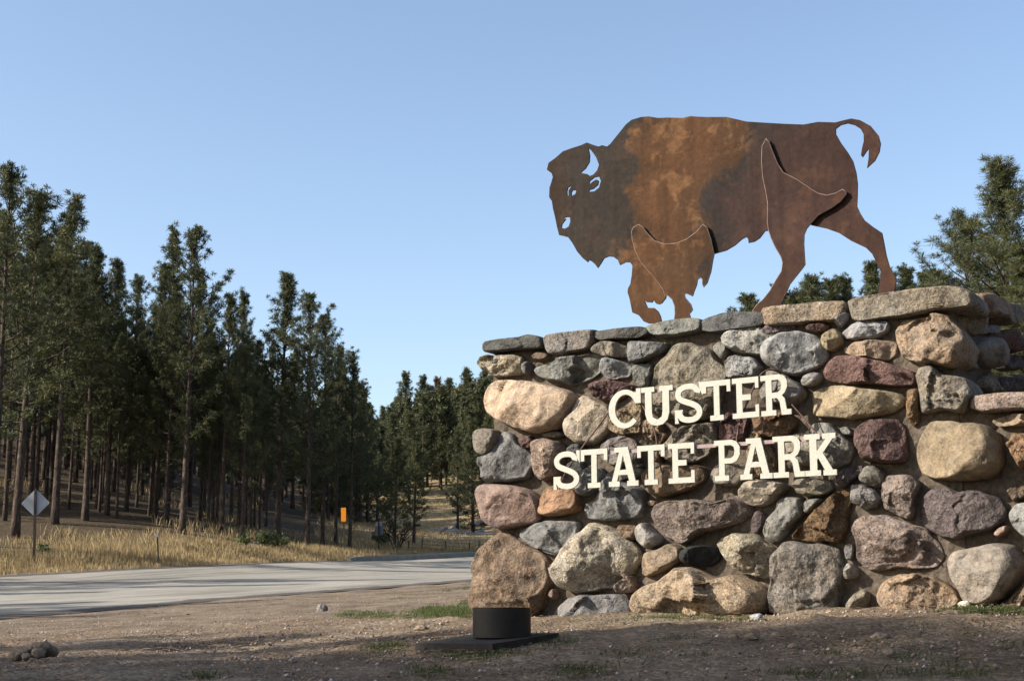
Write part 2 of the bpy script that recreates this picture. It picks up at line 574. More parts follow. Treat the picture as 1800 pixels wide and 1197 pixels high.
def build_road(name, near, far, lift, m=14):
    n = len(near)
    V = []; E = []
    for j in range(m + 1):
        t = j / m
        V.append(near * (1 - t) + far * t)
        E.append(np.full(n, max(0.0, 1 - t / 0.10) if t < 0.5 else max(0.0, 1 - (1 - t) / 0.02)))
    V = np.array(V); E = np.array(E)
    for k in range(n):                   # ragged near edge
        V[0, k] += (near[k] - far[k]) / np.linalg.norm(near[k] - far[k]) * (noise.noise(Vector((k * 0.9, 1, 2))) * 0.35 + 0.1)
    Z = terr(V[..., 0], V[..., 1]) + lift
    Z[0] -= lift * 0.95; Z[-1] -= lift * 0.9
    v = np.c_[V.reshape(-1, 2), Z.ravel()]
    i = np.arange((m + 1) * n).reshape(m + 1, n)
    f = np.stack([i[:-1, :-1], i[:-1, 1:], i[1:, 1:], i[1:, :-1]], -1).reshape(-1, 4)
    me = mesh_np(name, v, f, [M_ROAD], True)
    a = me.attributes.new('edge', 'FLOAT', 'POINT'); a.data.foreach_set('value', E.ravel().astype(np.float32))
    return tag(obj(name, me), kind='structure')


build_road('road', RN, RF, 0.035)
R2N = resample([at(*a).xy for a in [(480, 952, 118), (600, 950.5, 113), (740, 944.5, 107), (860, 941.5, 96), (1000, 936, 92), (1200, 930, 90)]], 60)
R2F = resample([at(*a).xy for a in [(480, 948, 126), (600, 947, 120), (740, 941.5, 114), (860, 934, 104), (1000, 928, 100), (1200, 920, 98)]], 60)
build_road('far_road', R2N, R2F, 0.10, 6)


# kerb along the far side of the road
def build_kerb():
    pxr = CX + RF[:, 0] / RF[:, 1] * F
    seg = RF[(pxr > 606) & (pxr < 1020)]
    pts = resample([tuple(q) for q in seg], 40)
    vs, fs = [], []
    for k, (x, y) in enumerate(pts):
        t = pts[min(k + 1, 39)] - pts[max(k - 1, 0)]; t = t / np.linalg.norm(t); nn = np.array([-t[1], t[0]])
        x, y = x - nn[0] * .12, y - nn[1] * .12
        z = tz(x, y) + .03; h = 0.13 * min(1, 0.45 + k / 4) + 0.05
        for off, zz in ((0, -0.05), (0.02, h - 0.04), (0.05, h), (0.18, h), (0.20, -0.05)):
            q = np.array([x, y]) + nn * off
            vs.append((q[0], q[1], z + zz))
    for k in range(39):
        for j in range(4): fs.append((k * 5 + j, k * 5 + 5 + j, k * 5 + 6 + j, k * 5 + 1 + j))
    fs.append((0, 1, 2, 3, 4)); fs.append((199, 198, 197, 196, 195))
    tag(obj('kerb', mesh_np('kerb', vs, fs, [M_KERB])), kind='structure')


build_kerb()

# ------------------------------------------------------------------ stone monument
H_CAP = 2.15
pa = ray(850, 598); pa = pa * (H_CAP / pa.z)
pb = ray(1695, 503); pb = pb * (H_CAP / pb.z)
U = Vector((pb.x - pa.x, pb.y - pa.y, 0)).normalized()
NN = Vector((U.y, -U.x, 0))              # towards the camera
OVER = 0.07
A0 = Vector((pa.x, pa.y, 0)) - NN * OVER  # mortar face, left end
ZB = -0.10
TH = math.atan2(U.y, U.x)


def wl(px, py, off=0.0):                 # pixel -> local (u, z) on the plane `off` in front of the mortar
    r = ray(px, py)
    k = (A0 + NN * off).dot(NN) / r.dot(NN)
    p = r * k - A0
    return (p.dot(U), p.z - ZB)


wall = empty('stone_wall', (A0.x, A0.y, ZB), 'massive fieldstone entrance wall of multicoloured boulders set in mortar, capped with flat slabs', 'stone wall', rz=TH)
U_R = wl(1686, 800)[0]
U_L = wl(862, 800)[0]
T_WALL = 1.0
Z1 = lambda pts: [(820 + x / 3.52, 480 + y / 3.52) for x, y in pts]
Z2 = lambda pts: [(1300 + x / 3.52, 480 + y / 3.52) for x, y in pts]
Z3 = lambda pts: [(820 + x / 3.52, 800 + y / 3.52) for x, y in pts]
Z4 = lambda pts: [(1300 + x / 3.52, 800 + y / 3.52) for x, y in pts]
ZL = lambda pts: [(950 + x / 3.2727, 640 + y / 3.2727) for x, y in pts]
COLR = {'tan': (.40, .295, .185), 'pale': (.47, .41, .31), 'grey': (.25, .24, .22), 'dgrey': (.125, .122, .115), 'lgrey': (.37, .36, .335),
        'red': (.20, .105, .092), 'pink': (.37, .265, .205), 'yellow': (.43, .34, .195), 'orange': (.36, .205, .10), 'brown': (.25, .165, .10),
        'purple': (.185, .135, .13), 'black': (.03, .033, .036), 'gold': (.22, .13, .06), 'cream': (.56, .43, .29), 'bgrey': (.30, .255, .20), 'pgran': (.31, .225, .195)}
MATS = {'g': M_GRAN, 'c': M_COB, 'r': M_RED, 's': M_SLATE}
# outline, colour, material, protrusion, facets, back depth
ST = []


def s(pts, col, mat='g', T=0.12, fac=0, back=0.18, p=4.6):
    ST.append((pts, col, mat, T, fac, back, p))


s(Z1([(85,550),(100,515),(140,503),(180,515),(300,505),(345,520),(340,580),(310,620),(240,635),(150,635),(105,600)]), 'pale', 'g', .10, 2, .35)
s(Z1([(345,560),(360,545),(380,550),(385,600),(372,632),(350,620),(343,590)]), 'grey', 'c', .05)
s(Z1([(400,510),(430,490),(480,492),(500,510),(470,535),(420,538)]), 'brown', 'c', .05)
s(Z1([(412,590),(560,550),(600,520),(770,500),(825,515),(832,550),(800,610),(740,660),(650,692),(560,672),(470,650),(430,630)]), 'grey', 's', .09, 4)
s(Z1([(765,485),(815,440),(850,418),(930,430),(1000,455),(1005,500),(990,515),(900,522),(830,512)]), 'bgrey', 'c', .09, 2)
s(Z1([(1000,440),(1015,418),(1100,425),(1240,432),(1220,480),(1130,520),(1050,555),(1015,558),(1003,520)]), 'grey', 's', .09, 3)
s(Z1([(835,560),(850,525),(880,520),(1000,560),(1018,600),(980,640),(900,655),(850,648),(832,610)]), 'lgrey', 'c', .09, 2)
s(Z1([(1025,580),(1050,562),(1130,560),(1130,640),(1120,700),(1060,708),(1035,680)]), 'grey', 's', .07, 2)
s(Z1([(1130,690),(1145,600),(1250,470),(1340,415),(1480,460),(1550,540),(1605,630),(1590,690),(1560,800),(1500,890),(1400,915),(1280,900),(1180,890),(1110,830),(1105,760)]), 'bgrey', 'g', .08, 2, p=5)
s(Z1([(1515,460),(1560,420),(1600,440),(1615,490),(1580,540),(1545,500)]), 'grey', 'c', .05)
s(Z1([(1582,400),(1615,360),(1760,342),(1890,335),(1905,400),(1880,480),(1850,508),(1760,505),(1650,480),(1590,440)]), 'lgrey', 'g', .12, 1)
s(Z1([(1592,560),(1620,512),(1700,515),(1790,530),(1830,590),(1800,640),(1690,650),(1610,645)]), 'lgrey', 'g', .10, 2)
s(Z1([(90,740),(120,690),(180,658),(260,655),(400,672),(520,690),(620,720),(670,760),(660,830),(620,900),(560,960),(460,995),(380,980),(280,950),(160,890),(100,850),(85,800)]), 'cream', 'c', .20, 3, .40)
s(Z1([(765,690),(810,662),(950,672),(1010,690),(985,740),(920,790),(840,785),(790,765),(770,720)]), 'red', 'r', .10, 2)
s(Z1([(670,830),(680,780),(720,750),(790,790),(870,830),(880,890),(860,980),(800,1040),(740,1060),(680,1050),(620,1010),(608,950),(625,890),(665,870)]), 'pale', 'c', .12, 3)
s(Z1([(890,900),(950,850),(1040,780),(1075,830),(1070,920),(1060,990),(930,1000),(880,960)]), 'tan', 'g', .08, 3)
s(Z1([(620,1085),(660,1055),(710,1060),(715,1095),(690,1130),(650,1130),(625,1110)]), 'dgrey', 'c', .06)
s(ZL([(330,470),(400,430),(470,410),(540,435),(560,480),(560,560),(500,590),(400,580),(340,540)]), 'grey', 'c', .08, 3)
s(ZL([(745,420),(800,365),(880,345),(1000,340),(1005,440),(960,530),(860,570),(760,560),(700,530),(690,470)]), 'bgrey', 'g', .12, 2)
s(ZL([(600,370),(650,365),(735,420),(690,470),(690,560),(640,560),(610,470)]), 'brown', 'g', .06, 2)
s(ZL([(1028,440),(1040,360),(1085,268),(1130,262),(1180,320),(1165,430),(1100,440)]), 'red', 'r', .09, 3)
s(ZL([(1215,310),(1260,250),(1330,260),(1430,280),(1470,330),(1420,400),(1330,425),(1270,420),(1240,370)]), 'gold', 'g', .10, 3)
s(ZL([(1190,440),(1210,395),(1250,375),(1290,435),(1335,520),(1340,600),(1300,655),(1220,655),(1185,560)]), 'tan', 'g', .08, 2)
s(ZL([(978,640),(1000,595),(1080,565),(1170,580),(1175,650),(1130,695),(1060,700),(1000,685)]), 'bgrey', 'c', .09, 2)
s(ZL([(150,580),(190,550),(235,570),(240,620),(190,640),(155,615)]), 'dgrey', 'c', .06)
s(ZL([(350,640),(420,600),(500,620),(540,560),(580,580),(570,640),(480,660),(400,680)]), 'grey', 's', .04, 2)
s(Z1([(45,1060),(60,990),(100,962),(170,965),(195,1000),(185,1060),(150,1120),(100,1130),(50,1100)]), 'bgrey', 'c', .14, 2, .35)
s(Z1([(70,1140),(150,1125),(190,1005),(215,978),(270,990),(320,1060),(390,1130),(395,1200),(370,1265),(250,1292),(160,1300),(110,1275),(75,1190)]), 'grey', 's', .12, 4, .35)
s(Z1([(318,1030),(340,1005),(385,1005),(412,1040),(400,1080),(350,1085)]), 'red', 'r', .06, 1)
s(Z1([(395,1170),(420,1060),(440,1020),(500,1025),(580,1050),(605,1090),(590,1150),(570,1230),(500,1270),(450,1282),(410,1250)]), 'pink', 'r', .13, 1)
s(Z3([(70,230),(100,180),(160,175),(300,190),(400,220),(440,260),(445,360),(430,410),(300,440),(200,460),(150,440),(100,380),(80,300)]), 'pink', 'c', .17, 2, .38)
s(Z3([(445,310),(460,240),(490,190),(560,185),(660,205),(690,270),(695,330),(620,365),(520,385),(450,365)]), 'orange', 'c', .11, 3)
s(Z3([(715,100),(760,70),(830,80),(838,130),(800,200),(720,250),(685,235),(675,190),(700,140)]), 'grey', 's', .08, 2)
s(Z3([(845,190),(860,150),(890,130),(940,160),(1050,190),(1100,230),(1100,310),(1060,390),(850,405),(740,390),(720,350),(740,300),(810,280)]), 'grey', 's', .11, 3)
s(Z3([(1085,130),(1110,90),(1200,60),(1400,55),(1470,90),(1475,150),(1400,200),(1290,245),(1190,265),(1120,230),(1090,180)]), 'brown', 'c', .11, 1)
s(Z3([(1115,290),(1140,275),(1175,290),(1165,310),(1130,312)]), 'tan', 'c', .04)
s(Z3([(1130,370),(1170,300),(1240,280),(1430,275),(1560,290),(1680,240),(1740,270),(1750,350),(1700,420),(1560,450),(1450,480),(1330,560),(1260,520),(1190,480),(1140,420)]), 'pgran', 'r', .16, 4)
s(Z3([(305,490),(340,455),(480,405),(600,405),(690,410),(680,470),(620,560),(560,625),(490,605),(400,560),(320,515)]), 'grey', 's', .11, 4)
s(Z3([(48,760),(70,600),(140,500),(200,473),(260,490),(300,530),(430,585),(510,640),(522,720),(500,840),(460,950),(400,1050),(200,1060),(60,1020),(45,900)]), 'brown', 'g', .20, 5, .40, 4.0)
s(Z3([(548,700),(600,600),(680,490),(770,425),(850,430),(930,470),(1000,530),(1060,590),(1065,650),(1000,740),(900,820),(780,850),(680,845),(580,815),(550,770)]), 'pale', 'g', .19, 1)
s(Z3([(925,465),(950,430),(1050,435),(1055,480),(1030,520),(990,520)]), 'brown', 'g', .06, 2)
s(Z3([(1058,460),(1080,420),(1110,420),(1150,465),(1200,510),(1190,550),(1130,585),(1095,560),(1065,510)]), 'lgrey', 'c', .11)
s(Z3([(1070,710),(1085,640),(1110,600),(1200,580),(1260,540),(1330,580),(1330,640),(1260,690),(1110,752),(1070,735)]), 'tan', 'c', .11, 2)
s(Z3([(1330,640),(1340,590),(1400,558),(1500,558),(1550,590),(1550,640),(1510,680),(1420,685),(1345,665)]), 'black', 'c', .13, 0)
s(Z3([(1525,545),(1580,505),(1690,478),(1770,490),(1830,530),(1905,580),(1900,640),(1870,750),(1830,765),(1770,745),(1690,720),(1640,690),(1600,630)]), 'pale', 'g', .17, 4)
s(Z3([(920,810),(1015,738),(1040,800),(1045,845),(940,850)]), 'pink', 'g', .10, 3)
s(Z3([(525,975),(570,915),(640,880),(740,862),(930,858),(1000,900),(1010,980),(960,1020),(800,1030),(600,1035),(540,1010)]), 'grey', 's', .15, 4)
s(Z3([(1008,920),(1040,855),(1120,800),(1220,770),(1330,690),(1440,700),(1560,770),(1660,735),(1800,790),(1880,850),(1880,930),(1850,985),(1690,1010),(1420,1020),(1200,1020),(1060,1010),(1020,970)]), 'tan', 'g', .19, 3)
s(Z3([(510,850),(535,820),(555,860),(540,890),(515,880)]), 'pink', 'c', .05)
s(Z2([(145,350),(165,320),(230,312),(320,315),(325,345),(250,370),(180,388),(150,375)]), 'purple', 'r', .07, 1)
s(Z2([(405,340),(440,315),(520,310),(550,325),(530,350),(470,368),(420,355)]), 'red', 'r', .06)
s(Z2([(583,290),(620,260),(665,240),(665,275),(620,335),(595,320)]), 'lgrey', 'c', .07, 2)
s(Z2([(140,490),(175,420),(260,370),(400,358),(480,390),(530,470),(525,540),(450,600),(360,640),(270,620),(190,580),(150,540)]), 'lgrey', 'c', .16, 1)
s(Z2([(505,410),(530,375),(590,340),(620,375),(625,430),(590,465),(545,482),(510,450)]), 'yellow', 'c', .09, 2)
s(Z2([(620,370),(680,320),(760,298),(880,292),(915,310),(905,355),(840,400),(730,412),(650,400),(625,385)]), 'lgrey', 's', .10, 2)
s(Z2([(630,460),(700,430),(800,415),(930,415),(960,440),(955,500),(900,540),(800,520),(690,505),(640,485)]), 'tan', 's', .09, 2)
s(Z2([(950,350),(1000,300),(1100,270),(1160,280),(1230,240),(1290,260),(1380,380),(1415,440),(1390,530),(1310,580),(1200,570),(1050,550),(1010,520),(965,440)]), 'tan', 'g', .20, 5, .40, 4.0)
s(Z2([(510,610),(540,560),(600,510),(700,510),(850,540),(960,570),(1080,610),(1095,650),(1080,690),(960,700),(800,690),(620,680),(530,660)]), 'red', 'r', .13, 2)
s(Z2([(382,660),(400,630),(470,610),(498,630),(490,670),(450,690),(400,700),(383,685)]), 'lgrey', 'c', .06)
s(Z2([(440,730),(470,710),(560,690),(700,705),(800,720),(950,735),(1010,760),(1005,810),(940,860),(850,880),(700,905),(560,890),(455,880),(440,820)]), 'yellow', 'c', .15, 2)
s(Z2([(1095,640),(1120,590),(1200,582),(1260,630),(1340,640),(1400,650),(1440,720),(1420,800),(1400,850),(1370,865),(1250,840),(1200,850),(1120,865),(1110,800),(1120,720)]), 'bgrey', 'g', .17, 5, .40)
s(Z2([(1030,830),(1040,720),(1100,715),(1110,780),(1100,900),(1065,948),(1035,900)]), 'orange', 'r', .08, 2)
s(Z2([(712,980),(760,930),(830,905),(960,905),(1010,950),(1020,1040),(1030,1120),(1000,1170),(880,1180),(780,1160),(725,1090)]), 'red', 'r', .15, 2)
s(Z2([(1085,1110),(1100,1020),(1170,915),(1230,908),(1400,930),(1520,940),(1590,990),(1620,1080),(1625,1180),(1570,1260),(1400,1285),(1250,1280),(1130,1245),(1090,1180)]), 'tan', 'c', .20, 2)
s(Z2([(110,720),(150,680),(135,610),(200,590),(290,630),(380,690),(405,740),(380,790),(300,820),(210,810),(130,790)]), 'grey', 'c', .09, 2)
s(Z2([(410,960),(450,925),(540,920),(590,960),(625,1000),(690,1050),(705,1110),(660,1180),(600,1200),(530,1190),(480,1120),(430,1040)]), 'grey', 'c', .12, 3)
s(Z2([(280,1040),(340,990),(410,985),(440,1060),(470,1140),(420,1190),(330,1180),(290,1110)]), 'pale', 'c', .07, 2)
s(Z2([(615,960),(660,945),(700,985),(690,1005),(640,1000)]), 'grey', 'c', .05)
s(Z4([(0,220),(30,170),(90,155),(220,160),(290,180),(280,220),(200,280),(130,315),(60,310),(10,270)]), 'pale', 'c', .13, 1)
s(Z4([(325,180),(360,148),(480,142),(560,165),(570,210),(520,250),(430,262),(370,240)]), 'bgrey', 'c', .11, 1)
s(Z4([(595,130),(640,85),(750,62),(740,110),(690,160),(640,200),(600,190)]), 'purple', 'r', .08, 2)
s(Z4([(745,130),(780,70),(830,62),(900,110),(900,170),(850,200),(790,185),(750,160)]), 'grey', 'c', .10)
s(Z4([(690,230),(700,185),(760,178),(850,230),(880,270),(830,320),(760,335),(695,290)]), 'grey', 's', .09, 1)
s(Z4([(893,165),(920,120),(1000,112),(1060,130),(1110,180),(1080,290),(1075,370),(1040,400),(960,360),(900,330),(895,240)]), 'pgran', 'r', .13, 4, p=4.5)
s(Z4([(145,480),(170,400),(230,340),(240,280),(300,255),(380,265),(400,310),(390,370),(330,420),(280,490),(220,540),(165,530)]), 'grey', 's', .12, 3)
s(Z4([(395,310),(420,275),(500,262),(515,280),(460,330),(420,365),(400,340)]), 'grey', 'c', .08, 1)
s(Z4([(300,510),(400,420),(520,310),(590,230),(640,225),(680,250),(660,330),(655,450),(630,530),(480,535),(360,520)]), 'gold', 'g', .12, 3)
s(Z4([(60,450),(90,370),(110,340),(150,370),(140,430),(90,490)]), 'purple', 'c', .06, 1)
s(Z4([(700,470),(730,400),(780,365),(900,375),(1040,420),(1150,460),(1170,500),(1220,540),(1250,620),(1200,690),(1080,695),(960,690),(860,715),(780,700),(710,640)]), 'pgran', 'g', .17, 4, p=4)
s(Z4([(1105,350),(1130,260),(1200,210),(1280,205),(1340,225),(1480,220),(1600,260),(1640,330),(1620,410),(1540,470),(1420,490),(1320,525),(1250,500),(1160,465),(1115,410)]), 'purple', 'r', .16, 4)
s(Z4([(1650,220),(1700,180),(1770,190),(1770,260),(1700,290),(1680,260)]), 'brown', 'g', .07, 2)
s(Z4([(1670,370),(1700,310),(1760,290),(1830,300),(1850,420),(1830,510),(1760,500),(1700,450)]), 'lgrey', 'c', .12, 1)
s(Z4([(1565,490),(1600,450),(1650,430),(1655,470),(1600,510)]), 'pink', 'c', .05, 1)
s(Z4([(195,900),(205,750),(215,640),(240,580),(290,540),(400,545),(560,555),(610,580),(620,650),(650,740),(620,850),(600,960),(450,990),(300,1000),(200,985)]), 'bgrey', 'g', .19, 2, p=4.5)
s(Z4([(650,740),(660,690),(680,660),(720,700),(720,750),(660,770)]), 'lgrey', 'c', .09, 2)
s(Z4([(665,920),(700,870),(750,830),(790,850),(790,890),(770,985),(680,975)]), 'bgrey', 's', .10, 2)
s(Z4([(855,870),(880,790),(960,745),(1060,730),(1180,745),(1270,790),(1340,850),(1365,910),(1300,955),(1200,975),(1050,985),(930,985),(870,930)]), 'tan', 'g', .18, 2)
s(Z4([(1290,660),(1330,590),(1440,570),(1600,540),(1690,555),(1740,620),(1760,680),(1740,760),(1670,840),(1600,910),(1500,940),(1410,920),(1370,840),(1310,760)]), 'bgrey', 'c', .20, 1)
s(Z4([(1600,945),(1690,870),(1775,790),(1850,760),(1900,830),(1900,980),(1700,990)]), 'brown', 'g', .13, 2)
# wing wall under its own cap
s(Z2([(1550,910),(1600,890),(1700,870),(1820,868),(1880,900),(1860,935),(1750,940),(1600,945)]), 'tan', 's', .08, 2)
s(Z2([(1660,1060),(1690,1000),(1760,985),(1830,1010),(1850,1110),(1790,1180),(1740,1210),(1690,1130)]), 'orange', 'g', .11, 3)
s([(1835,745),(1870,740),(1910,755),(1925,800),(1890,830),(1845,815)], 'lgrey', 'c', .12, 2)
s([(1850,840),(1910,835),(1940,880),(1900,930),(1855,920)], 'pink', 'g', .13, 2)
s([(1840,960),(1900,940),(1950,980),(1940,1040),(1880,1060),(1840,1020)], 'tan', 'g', .14, 2)
s([(1945,760),(2010,750),(2030,830),(1990,880),(1945,850)], 'bgrey', 'c', .12, 2)
s([(1960,900),(2020,900),(2040,980),(2000,1050),(1960,1020)], 'purple', 'r', .12, 2)
# small filler stones seen in the joints
s(Z1([(455,1000),(500,985),(560,975),(600,1000),(560,1020),(490,1015)]), 'bgrey', 'c', .04)
s(Z1([(1090,900),(1180,905),(1200,960),(1190,1060),(1130,1070),(1085,1000)]), 'tan', 'g', .05, 2)
s(Z4([(640,560),(690,540),(690,640),(655,650)]), 'grey', 'c', .03)


def chaikin(p, it=2, k=0.22):
    p = np.array(p, float)
    for _ in range(it):
        q = np.roll(p, -1, 0)
        p = np.stack([p * (1 - k) + q * k, p * k + q * (1 - k)], 1).reshape(-1, 2)
    return p


def polar(poly, c, n):
    q = np.roll(poly, -1, 0)
    poly = np.concatenate([poly + (q - poly) * f for f in np.linspace(0, 1, 9)[:-1]], 0).reshape(8, -1, 2).transpose(1, 0, 2).reshape(-1, 2)
    d = poly - c
    ang = np.unwrap(np.arctan2(d[:, 1], d[:, 0])); r = np.hypot(d[:, 0], d[:, 1])
    if ang[-1] < ang[0]: ang, r = ang[::-1], r[::-1]
    o = np.argsort(ang % (2 * PI))
    a = (ang % (2 * PI))[o]; rr = r[o]
    th = np.linspace(0, 2 * PI, n, endpoint=False)
    return th, np.interp(th, a, rr, period=2 * PI)


def stone_mesh(poly, T, fac, back, p, seed, rough):
    """poly in local (a, z) about its centroid; returns verts (a, out, z)"""
    rnd = random.Random(seed)
    size = float(np.hypot(*(poly.max(0) - poly.min(0))))
    n = 84 if size > 0.25 else 56
    m = 26 if size > 0.25 else 14
    th, R = polar(poly, np.zeros(2), n)
    planes = []
    for _ in range(fac):
        a = rnd.uniform(0, 2 * PI); sl = rnd.uniform(0.25, 0.95)
        planes.append((math.cos(a) * sl, math.sin(a) * sl, rnd.uniform(0.62, 1.0)))
    sd = Vector((rnd.uniform(0, 90), rnd.uniform(0, 90), rnd.uniform(0, 90)))
    V = []
    amp = 0.046 * size * rough
    chip = min(1.15, max(0.30, (rough - 0.55) * 1.6))
    rings = [(k / m) ** 0.8 for k in range(1, m + 1)]
    rm = R.mean()

    def point(x, z, sfr):
        h = T * (1 - sfr ** p) ** 0.45 if sfr < 1 else 0.0
        xn, zn = x / rm, z / rm
        for (ax, az, c) in planes:
            lim = T * (c - (ax * xn + az * zn) * 0.9 * (1 if T > .08 else .6))
            if lim < h: h = h * 0.12 + max(lim, -0.02) * 0.88
        q = Vector((x / size * 3.0, z / size * 3.0, h / size * 3.0)) + sd
        f1 = noise.fractal(q, 1.0, 2.0, 4)
        f2 = max(-0.8, min(1.2, noise.ridged_multi_fractal(q * 1.9, 0.9, 2.1, 4, 1.0, 2.0) - 1.0))
        e = min(1.0, (1 - sfr) * 5 + 0.25)
        h += amp * e * (f1 * 1.0 + f2 * 0.30 * rough)
        # broken faces: every Voronoi cell of the rock is its own slightly tilted plane
        fp = noise.voronoi(q * 0.62 + Vector((f1, f2, f1)) * 0.10)[1][0]
        a1 = math.sin(fp.x * 91.7 + fp.y * 37.3 + fp.z * 53.1) * 43.7; a1 -= math.floor(a1)
        a2 = math.sin(fp.x * 21.3 + fp.y * 77.9 + fp.z * 15.7) * 91.3; a2 -= math.floor(a2)
        dx, dz = q.x * 0.62 - fp.x, q.z * 0.62 - fp.z
        h += size * chip * e * ((a1 - .5) * 0.055 + (a1 - .5) * dx * 0.20 + (a2 - .5) * dz * 0.20)
        return h

    V.append((0, point(0, 0, 0), 0))
    for sf in rings:
        for k in range(n):
            wob = 1 + 0.075 * rough * noise.noise(Vector((math.cos(th[k]) * 2.5, math.sin(th[k]) * 2.5, sf)) + sd) * sf
            r = R[k] * sf * wob
            x, z = r * math.cos(th[k]), r * math.sin(th[k])
            V.append((x, point(x, z, sf), z))
    for kk, (sc_, dep) in enumerate(((1.0, -0.25 * back), (0.97, -0.7 * back), (0.75, -back))):
        for k in range(n):
            r = R[k] * sc_ * (1 + 0.03 * noise.noise(Vector((math.cos(th[k]) * 3, math.sin(th[k]) * 3, kk * 3.)) + sd))
            V.append((r * math.cos(th[k]), dep, r * math.sin(th[k])))
    tot = m + 3
    Fq = [(0, 1 + k, 1 + (k + 1) % n) for k in range(n)]
    for i in range(tot - 1):
        b = 1 + i * n
        for k in range(n):
            Fq.append((b + k, b + n + k, b + n + (k + 1) % n, b + (k + 1) % n))
    Fq.append(tuple(1 + (tot - 1) * n + k for k in range(n)))
    return V, Fq


def add_stone(pts_uz, col, mat, T, fac, back, p, seed, name='stone', frame='front'):
    poly = chaikin(pts_uz, 2, 0.20 if mat == 'c' else 0.13)
    c = (poly.max(0) + poly.min(0)) / 2 * 0.5 + poly.mean(0) * 0.5
    sz_ = float(np.hypot(*(poly.max(0) - poly.min(0))))
    if name == 'stone': poly = c + (poly - c) * (1 + 0.006 / max(sz_, .2) * 1.6)
    rough = {'g': 1.35, 'r': 1.2, 'c': 0.8, 's': 1.1}[mat]
    if name == 'capstone': rough *= 0.45; poly = c + (poly - c) * np.array([1.025, 1.06])
    else: T *= 1.22; fac += 1
    V, Fq = stone_mesh(poly - c, T, fac, back, p, seed, rough)
    if frame == 'front':
        v = [(a, -h, z) for a, h, z in V]; loc = (c[0], 0, c[1])
    else:                                # on the right-hand return: a runs into depth
        v = [(h, a, z) for a, h, z in V]; loc = (U_R, c[0], c[1])
    me = mesh_np(name, v, [f[::-1] for f in Fq] if frame == 'front' else Fq, [MATS[mat]], True)
    # consistent outward normals
    o = obj(name, me, wall, loc)
    rr = random.Random(seed * 7 + 1)
    k = COLR[col]; g = rr.uniform(0.88, 1.12) * 0.57
    lum = (k[0] + k[1] + k[2]) / 3
    k = [c_ * .80 + lum * .20 for c_ in k]
    o.color = (k[0] * g * rr.uniform(.95, 1.05), k[1] * g, k[2] * g * rr.uniform(.93, 1.07), 1)
    return o


